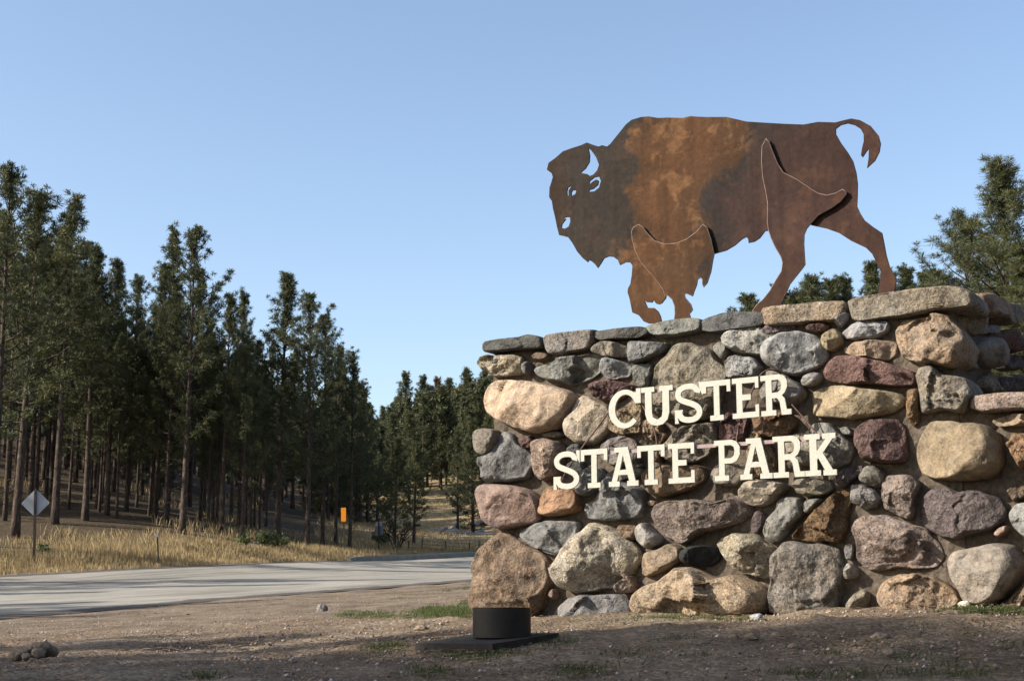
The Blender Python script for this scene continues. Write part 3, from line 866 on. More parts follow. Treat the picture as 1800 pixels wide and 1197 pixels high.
def build_wall():
    for i, (pts, col, mat, T, fac, back, p) in enumerate(ST):
        add_stone([wl(x, y, 0.03) for x, y in pts], col, mat, T, fac, back, p, 100 + i)
    # mortar core: uneven face and plain sides
    def core(name, u0, u1, z1, depth, recess=0.0):
        nu, nz = int((u1 - u0) / 0.035), int(z1 / 0.035)
        V, Fq = [], []
        for j in range(nz + 1):
            for i in range(nu + 1):
                u, z = u0 + (u1 - u0) * i / nu, -0.25 + (z1 + 0.25) * j / nz
                y = recess + 0.045 - 0.022 * noise.fractal(Vector((u * 5, z * 5, 7)), 1, 2, 4) - 0.012 * noise.noise(Vector((u * 22, z * 22, 1)))
                V.append((u, y, z))
        for j in range(nz):
            for i in range(nu):
                a = j * (nu + 1) + i
                Fq.append((a, a + 1, a + nu + 2, a + nu + 1))
        b = len(V)
        V += [(u0, depth, -0.25), (u1, depth, -0.25), (u1, depth, z1), (u0, depth, z1)]
        bl, br = [j * (nu + 1) for j in range(nz + 1)], [j * (nu + 1) + nu for j in range(nz + 1)]
        Fq.append(tuple(bl + [b + 3, b])); Fq.append(tuple(br[::-1] + [b + 1, b + 2]))
        Fq.append(tuple([nz * (nu + 1) + i for i in range(nu + 1)] + [b + 2, b + 3]))
        Fq.append((b + 1, b, b + 3, b + 2))
        obj(name, mesh_np(name, V, Fq, [M_MORTAR]), wall)
    zt = H_CAP - ZB - 0.07
    core('mortar', U_L, U_R, zt, T_WALL)
    zw = wl(1760, 712)[1]
    core('mortar', U_R - 0.02, U_R + 1.6, zw, 0.62, 0.012)
    # cap slabs along the front
    caps = [
        (Z1([(97,430),(120,420),(330,395),(375,378),(440,388),(462,420),(462,460),(300,470),(170,485),(97,483)]), 'dgrey', 's', .95),
        (Z1([(468,400),(500,378),(760,350),(800,352),(775,375),(768,420),(745,465),(500,498),(480,470)]), 'grey', 'g', .95),
        (Z1([(775,362),(1000,335),(1090,330),(1125,350),(1110,375),(1060,395),(970,400),(880,405),(810,412),(785,388)]), 'dgrey', 's', .95),
        (Z1([(1100,327),(1240,292),(1440,273),(1446,345),(1300,380),(1180,388),(1140,375),(1115,350)]), 'grey', 's', .95),
        (Z1([(1450,285),(1600,243),(1760,240),(1850,243),(1855,300),(1820,325),(1610,348),(1520,360),(1450,350)]), 'dgrey', 's', .95),
        (Z2([(135,215),(320,195),(500,178),(625,168),(640,190),(630,250),(600,285),(500,295),(300,310),(170,325),(145,310)]), 'tan', 'g', .95),
        (Z2([(675,165),(700,155),(950,118),(1200,85),(1330,80),(1425,105),(1450,160),(1440,205),(1300,215),(1150,235),(1000,260),(860,270),(740,295),(690,275),(680,220)]), 'bgrey', 'g', .60),
    ]
    for i, (pts, col, mat, back) in enumerate(caps):
        o = add_stone([wl(x, y, OVER) for x, y in pts], col, mat, 0.07, 2, back, 7.0, 500 + i, 'capstone')
        o.location.y = -OVER + 0.03
    o = add_stone([wl(x, y, OVER) for x, y in Z2([(1425,790),(1450,760),(1520,748),(1700,738),(2100,730),(2700,720),(2700,840),(2100,842),(1700,845),(1520,858),(1440,845)])], 'pink', 'g', 0.08, 1, .62, 7.0, 520, 'capstone')
    o.location.y = -OVER + 0.03

    # return face on the right end, in shade
    C0 = A0 + U * U_R

    def sl(px, py):
        r = ray(px, py)
        k = C0.dot(U) / r.dot(U)
        q = r * k - A0
        return (q.dot(-NN), q.z - ZB)
    side = [
        (Z2([(1340,260),(1400,260),(1470,320),(1480,360),(1430,400),(1390,370)]), 'bgrey', 'g', .10, 2),
        (Z2([(1425,450),(1480,400),(1560,400),(1615,460),(1625,520),(1590,580),(1520,600),(1450,560)]), 'bgrey', 'c', .13, 1),
        (Z2([(1490,330),(1570,320),(1580,360),(1530,390),(1495,370)]), 'grey', 'c', .06, 0),
        (Z2([(1550,380),(1640,350),(1690,400),(1695,490),(1650,500),(1600,440)]), 'red', 'r', .11, 1),
        (Z2([(1630,510),(1700,510),(1720,570),(1680,610),(1640,590)]), 'purple', 'r', .09, 1),
        (Z2([(1390,570),(1430,555),(1450,585),(1420,615)]), 'grey', 'c', .06, 0),
        (Z2([(1470,640),(1540,610),(1600,640),(1610,735),(1500,745),(1465,700)]), 'bgrey', 'g', .09, 2),
        (Z2([(1620,640),(1700,630),(1760,690),(1760,735),(1640,738)]), 'purple', 'r', .09, 2),
    ]
    for i, (pts, col, mat, T, fac) in enumerate(side):
        add_stone([sl(x, y) for x, y in pts], col, mat, T, fac, .1, 3.0, 600 + i, frame='side')
    for i, (pts, col) in enumerate([(Z2([(1440,128),(1500,130),(1600,185),(1615,230),(1600,275),(1470,245),(1445,210)]), 'pink'), (Z2([(1608,190),(1680,205),(1705,240),(1690,310),(1640,325),(1604,285)]), 'bgrey')]):
        o = add_stone([sl(x, y) for x, y in pts], col, 'g', 0.07, 1, .35, 6.0, 620 + i, 'capstone', 'side')
        o.location.x += 0.03
    return sl


SL = build_wall()
print('wall angle', math.degrees(TH), 'A0', A0[:], 'U_L', U_L, 'U_R', U_R, 'side far', SL(1785, 545))


# ------------------------------------------------------------------ cut plate shapes (bison, letters)
def plate_mesh(name, outer, holes, thick, mat, bevel=0.0, edge=None, cyclic_smooth=0):
    cu = bpy.data.curves.new(name, 'CURVE')
    cu.dimensions = '2D'; cu.fill_mode = 'BOTH'
    cu.extrude = max(thick / 2 - bevel, 0.0005); cu.bevel_depth = bevel; cu.bevel_resolution = 1
    for k, pts in enumerate([outer] + list(holes)):
        if cyclic_smooth: pts = chaikin(pts, cyclic_smooth, 0.25)
        sp_ = cu.splines.new('POLY')
        sp_.points.add(len(pts) - 1)
        for q, p in zip(sp_.points, pts): q.co = (p[0], p[1], 0, 1)
        sp_.use_cyclic_u = True
    o = bpy.data.objects.new(name, cu)
    COL.objects.link(o)
    me = bpy.data.meshes.new_from_object(o.evaluated_get(bpy.context.evaluated_depsgraph_get()))
    bpy.data.objects.remove(o)
    bpy.data.curves.remove(cu)
    me.name = name
    me.materials.clear(); me.materials.append(mat)
    for v in me.vertices: v.co = (v.co.x, -v.co.z, v.co.y)
    me.update()
    if edge is not None:                 # ground rim of a cut plate, paler colour paints in its highlight
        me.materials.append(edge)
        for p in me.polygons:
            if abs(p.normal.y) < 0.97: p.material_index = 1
    return me


M_EDGE = simple_noise_mat('worn_edge_highlight', (.085, .058, .044), (.17, .125, .10), 20, 0.5, 0.0)  # worn steel rim, paled so the colour carries the edge glint


def bison_mat():
    m, nt, b = new_mat('rusted_steel_patina')
    tc = N(nt, 'ShaderNodeTexCoord')
    v, _oi = offset_coords(nt)
    n0 = noise_n(nt, v, 2.4, 5, 0.6, 0.5)
    n1 = noise_n(nt, v, 5.5, 6, 0.65, 0.4)
    n2 = noise_n(nt, v, 26, 5, 0.7)
    sx = N(nt, 'ShaderNodeSeparateXYZ'); nt.links.new(tc.outputs['Object'], sx.inputs[0])
    xx = math_n(nt, 'ADD', sx.outputs['X'], math_n(nt, 'MULTIPLY', math_n(nt, 'SUBTRACT', n0.outputs[0], 0.5), 1.0))
    xx = math_n(nt, 'ADD', xx, math_n(nt, 'MULTIPLY', math_n(nt, 'SUBTRACT', sx.outputs['Z'], 0.7), -0.10))
    return m, nt, b, v, n0, n1, n2, xx, sx


def build_bison():
    OFF = -0.34
    bp = lambda x, y: (940 + x / 2.9912, 190 + y / 2.9912)
    bq = lambda x, y: (1240 + x / 3.236, 190 + y / 3.236)
    m3 = lambda pts, f, off=OFF: [wl(*f(x, y), off) for x, y in pts]
    body = m3([(740,85),(790,72),(830,63),(880,72),(940,105),(985,160),(997,205),(990,250),(965,300),(922,340),(930,290),(932,228),(915,250),(895,280),(887,270),(893,230),(903,190),(902,150),(885,120),(850,98),(810,88),(770,98),(742,120),(742,150),(770,200),(810,255),(840,305),(858,370),(866,430),(865,500),(862,560),(880,600),(905,640),(950,675),(1005,712),(1015,760),(1030,840),(1050,910),(1080,960),(1085,985),(1068,1075),(980,1075),(995,1000),(1000,930),(985,900),(950,830),(915,795),(830,755),(760,710),(690,685),(610,668),(520,640),(420,650),(364,697),(340,700),(310,740),(280,760),(248,767),(245,745),(235,733),(210,745),(170,780),(120,810),(50,830)], bq)
    body += m3([(935,790),(880,860),(780,940),(700,982),(692,985),(690,1000),(670,1025),(655,1032),(640,1028),(625,1008),(618,1022),(590,1020),(575,1003),(585,1030),(595,1052),(630,1053),(650,1070),(662,1095),(668,1122),(640,1132),(600,1132),(575,1122),(550,1090),(515,1075),(510,1050),(500,1000),(490,970),(492,950),(505,925),(512,880),(516,830),(505,812),(480,810),(450,825),(440,800),(415,782),(390,780),(365,790),(350,815),(333,840),(318,820),(300,805),(285,800),(280,810),(255,790),(225,755),(200,710),(178,680),(150,672),(130,668),(118,620),(108,570),(98,530),(92,490),(78,470),(80,420),(90,390),(97,365),(92,345),(66,325),(75,290),(110,265),(150,230),(200,212),(245,198),(275,184),(310,197),(338,205),(355,198),(382,205),(400,190),(440,140),(480,90),(510,65),(560,50),(600,47),(650,55),(700,53),(780,55),(820,45),(850,48),(900,50),(1010,50)], bp)
    body += m3([(170,65),(235,80),(330,86),(450,93),(560,97),(640,82)], bq)
    holes = [
        [(282,210),(300,225),(325,260),(340,300),(330,330),(310,352),(290,360),(278,350),(240,343),(268,318),(288,285),(290,250)],
        [(285,408),(290,385),(315,365),(340,360),(350,385),(340,420),(315,440),(285,443),(288,432),(310,425),(332,405),(337,385),(325,378),(305,390)],
        [(170,440),(175,420),(195,405),(190,420),(180,435),(180,465),(172,460)],
        [(195,472),(193,445),(200,433),(212,432),(213,423),(220,440),(215,455),(203,460)],
        [(150,580),(170,573),(188,575),(189,600),(180,625),(160,637),(140,630),(145,610),(160,590),(165,585)]]
    holes = [m3(h, bp) for h in holes]
    u0 = wl(1260, 560, OFF)[0]; z0 = H_CAP - ZB
    rel = lambda pts: [(u - u0, z - z0) for u, z in pts]
    org = A0 + U * u0 + NN * OFF
    root = empty('bison_sculpture', (org.x, org.y, H_CAP), 'rusted steel silhouette of a walking bison standing on the stone wall', 'sculpture', rz=TH)
    X = lambda px: wl(px, 350, OFF)[0] - u0
    m, nt, b, v, n0, n1, n2, xx, sx = bison_mat()
    grey, hump, rust, red, och = (.026, .021, .0175), (.048, .0265, .0145), (.062, .030, .0145), (.037, .0195, .0155), (.115, .060, .028)
    L0, L1 = X(960), X(1590)
    hi = N(nt, 'ShaderNodeMapRange'); hi.inputs['From Min'].default_value = 1.05; hi.inputs['From Max'].default_value = 1.45; hi.inputs['To Max'].default_value = -0.32
    nt.links.new(sx.outputs['Z'], hi.inputs['Value'])
    gate = N(nt, 'ShaderNodeMapRange'); gate.inputs['From Min'].default_value = X(1150); gate.inputs['From Max'].default_value = X(1215)
    nt.links.new(sx.outputs['X'], gate.inputs['Value'])
    xx = math_n(nt, 'ADD', xx, math_n(nt, 'MULTIPLY', hi.outputs[0], gate.outputs[0]))
    mps = N(nt, 'ShaderNodeMapping'); mps.inputs['Scale'].default_value = (14, 14, 0.8)
    nt.links.new(v, mps.inputs['Vector'])
    streak = noise_n(nt, mps.outputs[0], 1.0, 4, 0.6)
    nrm = N(nt, 'ShaderNodeMapRange'); nrm.inputs['From Min'].default_value = L0; nrm.inputs['From Max'].default_value = L1
    nt.links.new(xx, nrm.inputs['Value'])
    P = lambda px: (X(px) - L0) / (L1 - L0)
    zone = ramp(nt, nrm.outputs[0], [(0.0, (.029, .019, .013)), (P(1010), grey), (P(1090), grey), (P(1102), hump), (P(1160), rust), (P(1222), hump), (P(1238), (.022, .0175, .016)), (P(1310), (.031, .0185, .0155)), (1.0, red)])
    c = mix(nt, ramp(nt, n1.outputs[0], [(0.52, 0.0), (0.63, 0.85)]).outputs[0], zone.outputs[0], och)
    # ochre only where the plate is rusty: fade with the rear and head zones
    msk = ramp(nt, nrm.outputs[0], [(P(1070), 0.12), (P(1110), 1.0), (P(1220), 1.0), (P(1260), 0.12), (1.0, 0.25)])
    c = mix(nt, msk.outputs[0], zone.outputs[0], c)
    c = mix(nt, 0.75, c, ramp(nt, n2.outputs[0], [(0.3, 0.65), (0.7, 1.3)]).outputs[0], 'MULTIPLY')
    c = mix(nt, 0.6, c, ramp(nt, n0.outputs[0], [(0.3, 0.62), (0.7, 1.35)]).outputs[0], 'MULTIPLY')
    c = mix(nt, 0.55, c, ramp(nt, streak.outputs[0], [(0.35, 0.72), (0.65, 1.2)]).outputs[0], 'MULTIPLY')
    # rustier lower legs
    lg = N(nt, 'ShaderNodeMapRange'); lg.inputs['From Min'].default_value = 0.62; lg.inputs['From Max'].default_value = 0.2
    nt.links.new(sx.outputs['Z'], lg.inputs['Value'])
    c = mix(nt, math_n(nt, 'MULTIPLY', lg.outputs[0], ramp(nt, n1.outputs[0], [(0.4, 0.05), (0.65, 0.8)]).outputs[0]), c, (.053, .028, .0145))
    nt.links.new(c, b.inputs['Base Color'])
    b.inputs['Roughness'].default_value = 0.85
    b.inputs['Specular IOR Level'].default_value = 0.10
    bump(nt, n2.outputs[0], 0.25, 0.006, b)
    obj('body_plate', plate_mesh('body_plate', rel(body), [rel(h) for h in holes], 0.014, m, 0.0015), root)
    front = m3([(512,650),(520,630),(545,615),(565,625),(590,660),(630,700),(680,717),(740,715),(800,692),(850,655),(885,615),(905,630),(925,690),(942,767),(935,800),(925,860),(905,920),(890,937),(884,925),(885,900),(872,888),(855,900),(850,930),(838,960),(830,985),(800,972),(785,975),(790,1000),(820,1035),(828,1060),(822,1070),(812,1080),(818,1105),(735,1125),(740,1080),(738,1040),(725,1005),(700,982),(685,985),(680,960),(655,920),(600,855),(560,810),(530,750),(515,690)], bp, OFF + .036)
    hind = m3([(345,180),(360,195),(385,260),(410,320),(440,368),(520,410),(610,470),(640,488),(690,500),(740,488),(780,467),(795,475),(800,490),(770,530),(720,565),(640,610),(600,655),(575,685),(560,720),(558,780),(565,890),(555,905),(480,1000),(412,1150),(290,1175),(272,1152),(295,1120),(330,1090),(370,1040),(400,985),(435,930),(442,880),(435,850),(400,790),(375,735),(362,697),(355,650),(357,540),(345,470),(328,390),(322,300),(325,220)], bq, OFF + .036)
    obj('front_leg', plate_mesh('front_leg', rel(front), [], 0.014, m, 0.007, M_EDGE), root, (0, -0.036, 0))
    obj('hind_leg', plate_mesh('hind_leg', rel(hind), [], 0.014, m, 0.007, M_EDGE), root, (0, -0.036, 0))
    for px, py in ((1140, 440), (1225, 430), (1185, 470), (1360, 330), (1420, 360), (1385, 400), (1460, 350)):
        u, z = rel([wl(px, py, OFF + .025)])[0]
        st = MB(); st.tube([(u, -0.030, z), (u, -0.006, z)], 0.012, 8)
        st.build('spacer', M_IRON, root)


build_bison()

# ------------------------------------------------------------------ slab serif letters
LET = {
    'T': ([(0,1),(1,1),(1,.70),(.87,.70),(.87,.86),(.6,.86),(.6,.13),(.74,.13),(.74,0),(.26,0),(.26,.13),(.4,.13),(.4,.86),(.13,.86),(.13,.70),(0,.70)], []),
    'E': ([(0,1),(1,1),(1,.72),(.87,.72),(.87,.86),(.38,.86),(.38,.58),(.70,.58),(.70,.44),(.38,.44),(.38,.14),(.87,.14),(.87,.31),(1,.31),(1,0),(0,0),(0,.13),(.16,.13),(.16,.87),(0,.87)], []),
    'P': ([(0,1),(.7,1),(.88,.95),(1,.82),(1,.62),(.88,.48),(.7,.42),(.4,.42),(.4,.13),(.56,.13),(.56,0),(0,0),(0,.13),(.18,.13),(.18,.87),(0,.87)], [[(.4,.87),(.66,.87),(.77,.82),(.8,.72),(.77,.61),(.66,.55),(.4,.55)]]),
    'R': ([(0,1),(.62,1),(.8,.95),(.88,.83),(.88,.68),(.8,.55),(.70,.48),(.79,.40),(.85,.13),(1,.13),(1,0),(.68,0),(.62,.33),(.54,.42),(.37,.42),(.37,.13),(.5,.13),(.5,0),(0,0),(0,.13),(.17,.13),(.17,.87),(0,.87)], [[(.37,.87),(.58,.87),(.67,.82),(.69,.74),(.66,.62),(.56,.56),(.37,.56)]]),
    'A': ([(.20,1),(.66,1),(.9,.13),(1,.13),(1,0),(.62,0),(.62,.13),(.69,.13),(.64,.29),(.33,.29),(.28,.13),(.37,.13),(.37,0),(0,0),(0,.13),(.1,.13),(.36,.87),(.20,.87)], [[(.375,.42),(.60,.42),(.49,.80)]]),
    'K': ([(0,1),(.5,1),(.5,.87),(.39,.87),(.39,.58),(.68,.87),(.58,.87),(.58,1),(1,1),(1,.87),(.90,.87),(.58,.54),(.88,.13),(1,.13),(1,0),(.58,0),(.58,.13),(.63,.13),(.43,.42),(.39,.38),(.39,.13),(.5,.13),(.5,0),(0,0),(0,.13),(.16,.13),(.16,.87),(0,.87)], []),
    'U': ([(0,1),(.42,1),(.42,.87),(.33,.87),(.33,.36),(.36,.22),(.5,.15),(.64,.22),(.67,.36),(.67,.87),(.58,.87),(.58,1),(1,1),(1,.87),(.88,.87),(.88,.32),(.82,.14),(.68,.03),(.5,0),(.32,.03),(.18,.14),(.12,.32),(.12,.87),(0,.87)], []),
}


def arc(cx, cy, rx, ry, a0, a1, n):
    return [(cx + rx * math.cos(math.radians(a0 + (a1 - a0) * i / n)), cy + ry * math.sin(math.radians(a0 + (a1 - a0) * i / n))) for i in range(n + 1)]


LET['C'] = (arc(.5, .5, .5, .5, 52, 318, 22) + arc(.52, .5, .32, .37, 318, 40, 18) + [(.83, .62), (1, .62), (1, 1), (.86, 1), (.86, .90)], [])
_c = chaikin([(.80,.70),(.80,.80),(.70,.90),(.5,.925),(.28,.90),(.14,.80),(.13,.70),(.2,.60),(.42,.53),(.62,.47),(.80,.39),(.87,.28),(.84,.17),(.70,.085),(.5,.07),(.28,.10),(.18,.20),(.18,.30)][::1], 0)


def s_letter():
    p = np.array(_c); p = np.vstack([p])
    for _ in range(2):
        q = [p[0]]
        for i in range(len(p) - 1): q += [p[i] * .75 + p[i + 1] * .25, p[i] * .25 + p[i + 1] * .75]
        q.append(p[-1]); p = np.array(q)
    t = np.gradient(p, axis=0); t /= np.hypot(*t.T)[:, None]
    nrm = np.c_[-t[:, 1], t[:, 0]] * np.array([.095, .072])
    a, b_ = p + nrm, p - nrm
    # serif tabs folded into the outline at both ends
    return ([tuple(x) for x in b_[2:-2]] + [(.30, .34), (.02, .34), (.02, .0), (.15, .0)] + [tuple(x) for x in a[::-1][4:-2]] + [(.70, .66), (.98, .66), (.98, 1.0), (.85, 1.0)], [])


LET['S'] = s_letter()


def build_lettering():
    OFF = 0.20
    rows = [
        [('C', 395, 580, 150, 372), ('U', 583, 765, 128, 352), ('S', 772, 940, 110, 340), ('T', 936, 1096, 88, 318), ('E', 1106, 1258, 76, 310), ('R', 1270, 1443, 66, 298)],
        [('S', 75, 232, 498, 715), ('T', 235, 388, 488, 710), ('A', 395, 565, 478, 705), ('T', 560, 718, 466, 694), ('E', 738, 888, 455, 686), ('P', 1003, 1150, 440, 674), ('A', 1150, 1335, 427, 662), ('R', 1340, 1520, 412, 650), ('K', 1522, 1703, 395, 636)]]
    c0 = wl(1225, 760, OFF)
    org = A0 + U * c0[0] + NN * OFF
    root = empty('sign_lettering', (org.x, org.y, ZB), 'cream slab serif metal lettering reading CUSTER STATE PARK on the stone wall', 'sign', rz=TH)
    L = lambda x, y: wl(950 + x / 3.2727, 640 + y / 3.2727, OFF)
    for row in rows:
        # straight text lines fitted on the plane of the letters
        tops = np.array([L((a + b) / 2, t) for _, a, b, t, _b in row]); bots = np.array([L((a + b) / 2, bt) for _, a, b, _t, bt in row])
        kt, kb = np.polyfit(tops[:, 0], tops[:, 1], 1), np.polyfit(bots[:, 0], bots[:, 1], 1)
        for ch, a, b, t, bt in row:
            ua, ub = L(a, (t + bt) / 2)[0], L(b, (t + bt) / 2)[0]
            um = (ua + ub) / 2
            zb, zt = np.polyval(kb, um), np.polyval(kt, um)
            sh = (np.polyval(kb, ub) - np.polyval(kb, ua))
            out, hs = LET[ch]
            f = lambda p: ((p[0] - .5) * (ub - ua), (p[1]) * (zt - zb) + (p[0] - .5) * sh)
            me = plate_mesh('letter', [f(p) for p in out], [[f(p) for p in h] for h in hs], 0.016, M_LETTER, 0.0)
            o = obj('letter', me, root, (um - c0[0], 0, zb))
            o['label'] = 'cream painted letter ' + ch
        # flat bar behind the tops of the row
        bar = MB()
        u0, u1 = L(row[0][1] + 40, 0)[0], L(row[-1][2] - 40, 0)[0]
        ua, ub = L(row[0][1] + 60, (row[0][3] + row[0][4]) / 2)[0], L(row[-1][2] - 50, (row[-1][3] + row[-1][4]) / 2)[0]
        za, zb2 = np.polyval(kt, ua) - .032, np.polyval(kt, ub) - .032
        ctr = Vector(((ua + ub) / 2 - c0[0], 0.014, (za + zb2) / 2))
        M = Matrix.Rotation(-math.atan2(zb2 - za, ub - ua), 3, 'Y')
        bar.box(ctr, (math.hypot(ub - ua, zb2 - za), 0.006, 0.026), M=M)
        bar.build('bar', M_BAR, root)
    lp = lambda x, y, d: Vector((L(x, y)[0] - c0[0], d, L(x, y)[1]))
    rods = [
        [lp(425, 195, .015), lp(440, 150, .02), lp(470, 118, .05), lp(505, 112, .10), lp(535, 140, .18), lp(550, 160, .26)],
        [lp(400, 250, .02), lp(330, 340, .04), lp(230, 480, .02), lp(130, 620, .03), lp(55, 710, .14)],
        [lp(570, 215, .02), lp(620, 310, .02), lp(655, 390, .02), lp(665, 470, .02), lp(672, 600, .05), lp(678, 700, .18)],
        [lp(1235, 110, .02), lp(1255, 55, .03), lp(1290, 22, .06), lp(1330, 28, .12), lp(1375, 60, .20)],
        [lp(1440, 230, .02), lp(1500, 300, .03), lp(1590, 405, .02)],
        [lp(1240, 90, .015), lp(1200, 180, .02), lp(1150, 290, .03), lp(1120, 370, .05), lp(1122, 450, .015)],
        [lp(345, 470, .20), lp(360, 455, .10), lp(480, 425, .06), lp(520, 440, .03), lp(540, 480, .015)],
        [lp(760, 590, .015), lp(800, 580, .05), lp(880, 578, .10), lp(940, 600, .20)]]
    for r in rods:
        q = [Vector(p) for p in r]
        for _ in range(2):
            n2 = [q[0]]
            for i in range(len(q) - 1): n2 += [q[i].lerp(q[i + 1], .25), q[i].lerp(q[i + 1], .75)]
            n2.append(q[-1]); q = n2
        mb = MB(); mb.tube(q, 0.0065, 6)
        mb.build('rod', M_IRON, root, True)


build_lettering()

# foreground points on which shade tips fall: x, y, distance of the pine, kind, width
SHADE = [(1.8, 7.9, 22, 2, 1.1), (-1.0, 8.2, 20, 2, 1.0), (3.0, 7.6, 25, 0, 1.0), (0.9, 9.3, 24, 0, 1.0), (2.4, 8.7, 27, 2, 1.0), (3.4, 8.2, 30, 0, 1.0), (-1.5, 9.2, 22, 2, 1.1), (-3.2, 10.2, 22, 0, 1.0), (1.2, 8.0, 18, 3, 1.0), (-2.2, 12.0, 24, 2, 1.0), (-0.8, 10.6, 26, 4, 1.0),
         (-7.5, 25, 24, 2, 1.0), (-7.0, 28, 26, 0, 1.0), (-8.5, 31, 22, 2, 1.0), (-4, 30, 26, 1, .7), (-10, 36, 24, 3, .8), (-6, 39, 30, 1, .7), (-3, 42, 30, 3, .7), (-12, 40, 26, 3, .8), (-1.5, 50, 34, 1, .7)]

# unseen pines added behind the viewpoint to cut sky fill
_rb = random.Random(8)
SKY_BLOCKERS = [(_rb.uniform(-3, 24), _rb.uniform(-26, -7), _rb.uniform(13, 18)) for _ in range(22)] + [(_rb.uniform(16, 34), _rb.uniform(-6, 10), _rb.uniform(12, 17)) for _ in range(9)]

# ------------------------------------------------------------------ ponderosa pines
def pine_proto(seed, h=16.0, crown=0.42, width=2.6, limbs=58, top='round', K=32, bl=0.21, bw=0.034, lean=0.12):
    """returns (trunk mesh, crown mesh); height h, base at origin"""
    rnd = random.Random(seed); rs = np.random.RandomState(seed)
    mb = MB()
    n = 16
    ph = rnd.uniform(0, 6)
    def axis(t): return Vector((lean * math.sin(t * 2.2 + ph) - lean * math.sin(ph), lean * math.cos(t * 1.7 + ph) - lean * math.cos(ph), t * h))
    mb.tube([axis(i / n) + (Vector((0, 0, -0.4)) if i == 0 else Vector()) for i in range(n + 1)], [0.19 * (1 - 0.88 * (i / n) ** 0.9) * (1.25 if i == 0 else 1) for i in range(n + 1)], 8)
    pos, dirs, size = [], [], []
    limbs = int(limbs * 1.0)
    for k in range(limbs):
        t = crown + (1 - crown) * ((k + rnd.random()) / limbs) ** 0.85
        q = (t - crown) / (1 - crown)
        if top == 'round': L = width * min(1, (0.45 + 1.9 * q)) * (1 - q ** 2.2) ** 0.75
        elif top == 'cone': L = width * min(1, 0.55 + 3 * q) * (1 - q ** 1.3) ** 0.85
        else: L = width * (0.55 + 0.45 * math.sin(q * PI * 1.1)) * (1 - q ** 4)
        L = max(0.35, L * rnd.choice((0.4, 0.6, 0.8, 0.95, 1.1, 1.35)))
        az = k * 2.39996 + rnd.uniform(-.5, .5)
        up = -0.12 + 0.95 * q + rnd.uniform(-.15, .2)
        p = axis(t); d = Vector((math.cos(az), math.sin(az), up)).normalized()
        pts = [p.copy()]
        m = max(3, int(L / 0.30))
        for i in range(m):
            d = (d + Vector((rnd.uniform(-.16, .16), rnd.uniform(-.16, .16), 0.11 + rnd.uniform(-.08, .12)))).normalized()
            pts.append(pts[-1] + d * (L / m))
        mb.tube(pts[::2] if len(pts) > 4 else pts, [0.042 * (1 - .8 * i / max(1, len(pts[::2] if len(pts) > 4 else pts) - 1)) * min(1, .35 + L / 3) for i in range(len(pts[::2] if len(pts) > 4 else pts))], 4, False)
        for i, pt in enumerate(pts):
            sfr = i / m
            if sfr < 0.42 and L > 0.9: continue
            dd = (pts[min(i + 1, m)] - pts[max(i - 1, 0)]).normalized()
            pos.append(pt); dirs.append(dd); size.append(.95 if i < m - 1 else 1.45)
            for _ in range(2 if L > 1.0 else 1):
                if rnd.random() < 0.70:
                    sd = dd.cross(Vector((0, 0, 1))).normalized() * rnd.choice((-1, 1))
                    e = (dd * .6 + sd * rnd.uniform(.5, 1.2) + Vector((0, 0, rnd.uniform(-.05, .55)))).normalized()
                    pos.append(pt + e * rnd.uniform(.22, .62) * min(1, .5 + L / 3)); dirs.append(e); size.append(rnd.uniform(.7, 1.15))
    for j in range(10): pos.append(axis(1 - j * 0.016) + Vector((rnd.uniform(-.12, .12), rnd.uniform(-.12, .12), .1))); dirs.append(Vector((rnd.uniform(-.3, .3), rnd.uniform(-.3, .3), 1)).normalized()); size.append(.9)
    # dead stubs below the crown
    for k in range(22):
        t = rnd.uniform(0.12, crown + .03); az = rnd.uniform(0, 2 * PI); L = rnd.uniform(.3, 1.3); p = axis(t)
        e = p + Vector((math.cos(az), math.sin(az), rnd.uniform(-.25, .3))) * L
        mb.tube([p, (p + e) / 2 + Vector((0, 0, rnd.uniform(-.08, .08))), e], [.016, .011, .004], 3, False)
    tm = mesh_np('trunk', mb.v, mb.f, [M_BARK], True)
    C = np.array([tuple(p) for p in pos]); Dv = np.array([tuple(d) for d in dirs]); Sz = np.array(size)
    Nn = len(C)
    Sz = Sz * rs.uniform(.75, 1.35, Nn)
    r = rs.normal(size=(Nn, K, 3)); r /= np.linalg.norm(r, axis=2, keepdims=True)
    d = r * 1.0 + Dv[:, None] * 0.35 + np.array([0, 0, .22]); d /= np.linalg.norm(d, axis=2, keepdims=True)
    ln = (bl * rs.uniform(.65, 1.1, (Nn, K, 1)) * Sz[:, None, None])
    b0 = C[:, None] + d * 0.03 + rs.normal(size=(Nn, K, 3)) * 0.035
    perp = np.cross(d, rs.normal(size=(Nn, K, 3))); perp /= np.linalg.norm(perp, axis=2, keepdims=True)
    wv = perp * bw * rs.uniform(.6, 1.2, (Nn, K, 1))
    v = np.stack([b0 - wv * .45, b0 + wv * .45, b0 + d * ln * .7 + wv * .55, b0 + d * ln - wv * .1], 2).reshape(-1, 3)
    f = np.arange(Nn * K * 4).reshape(-1, 4)
    cm = mesh_np('crown', v, f, [M_NEEDLE])
    return tm, cm


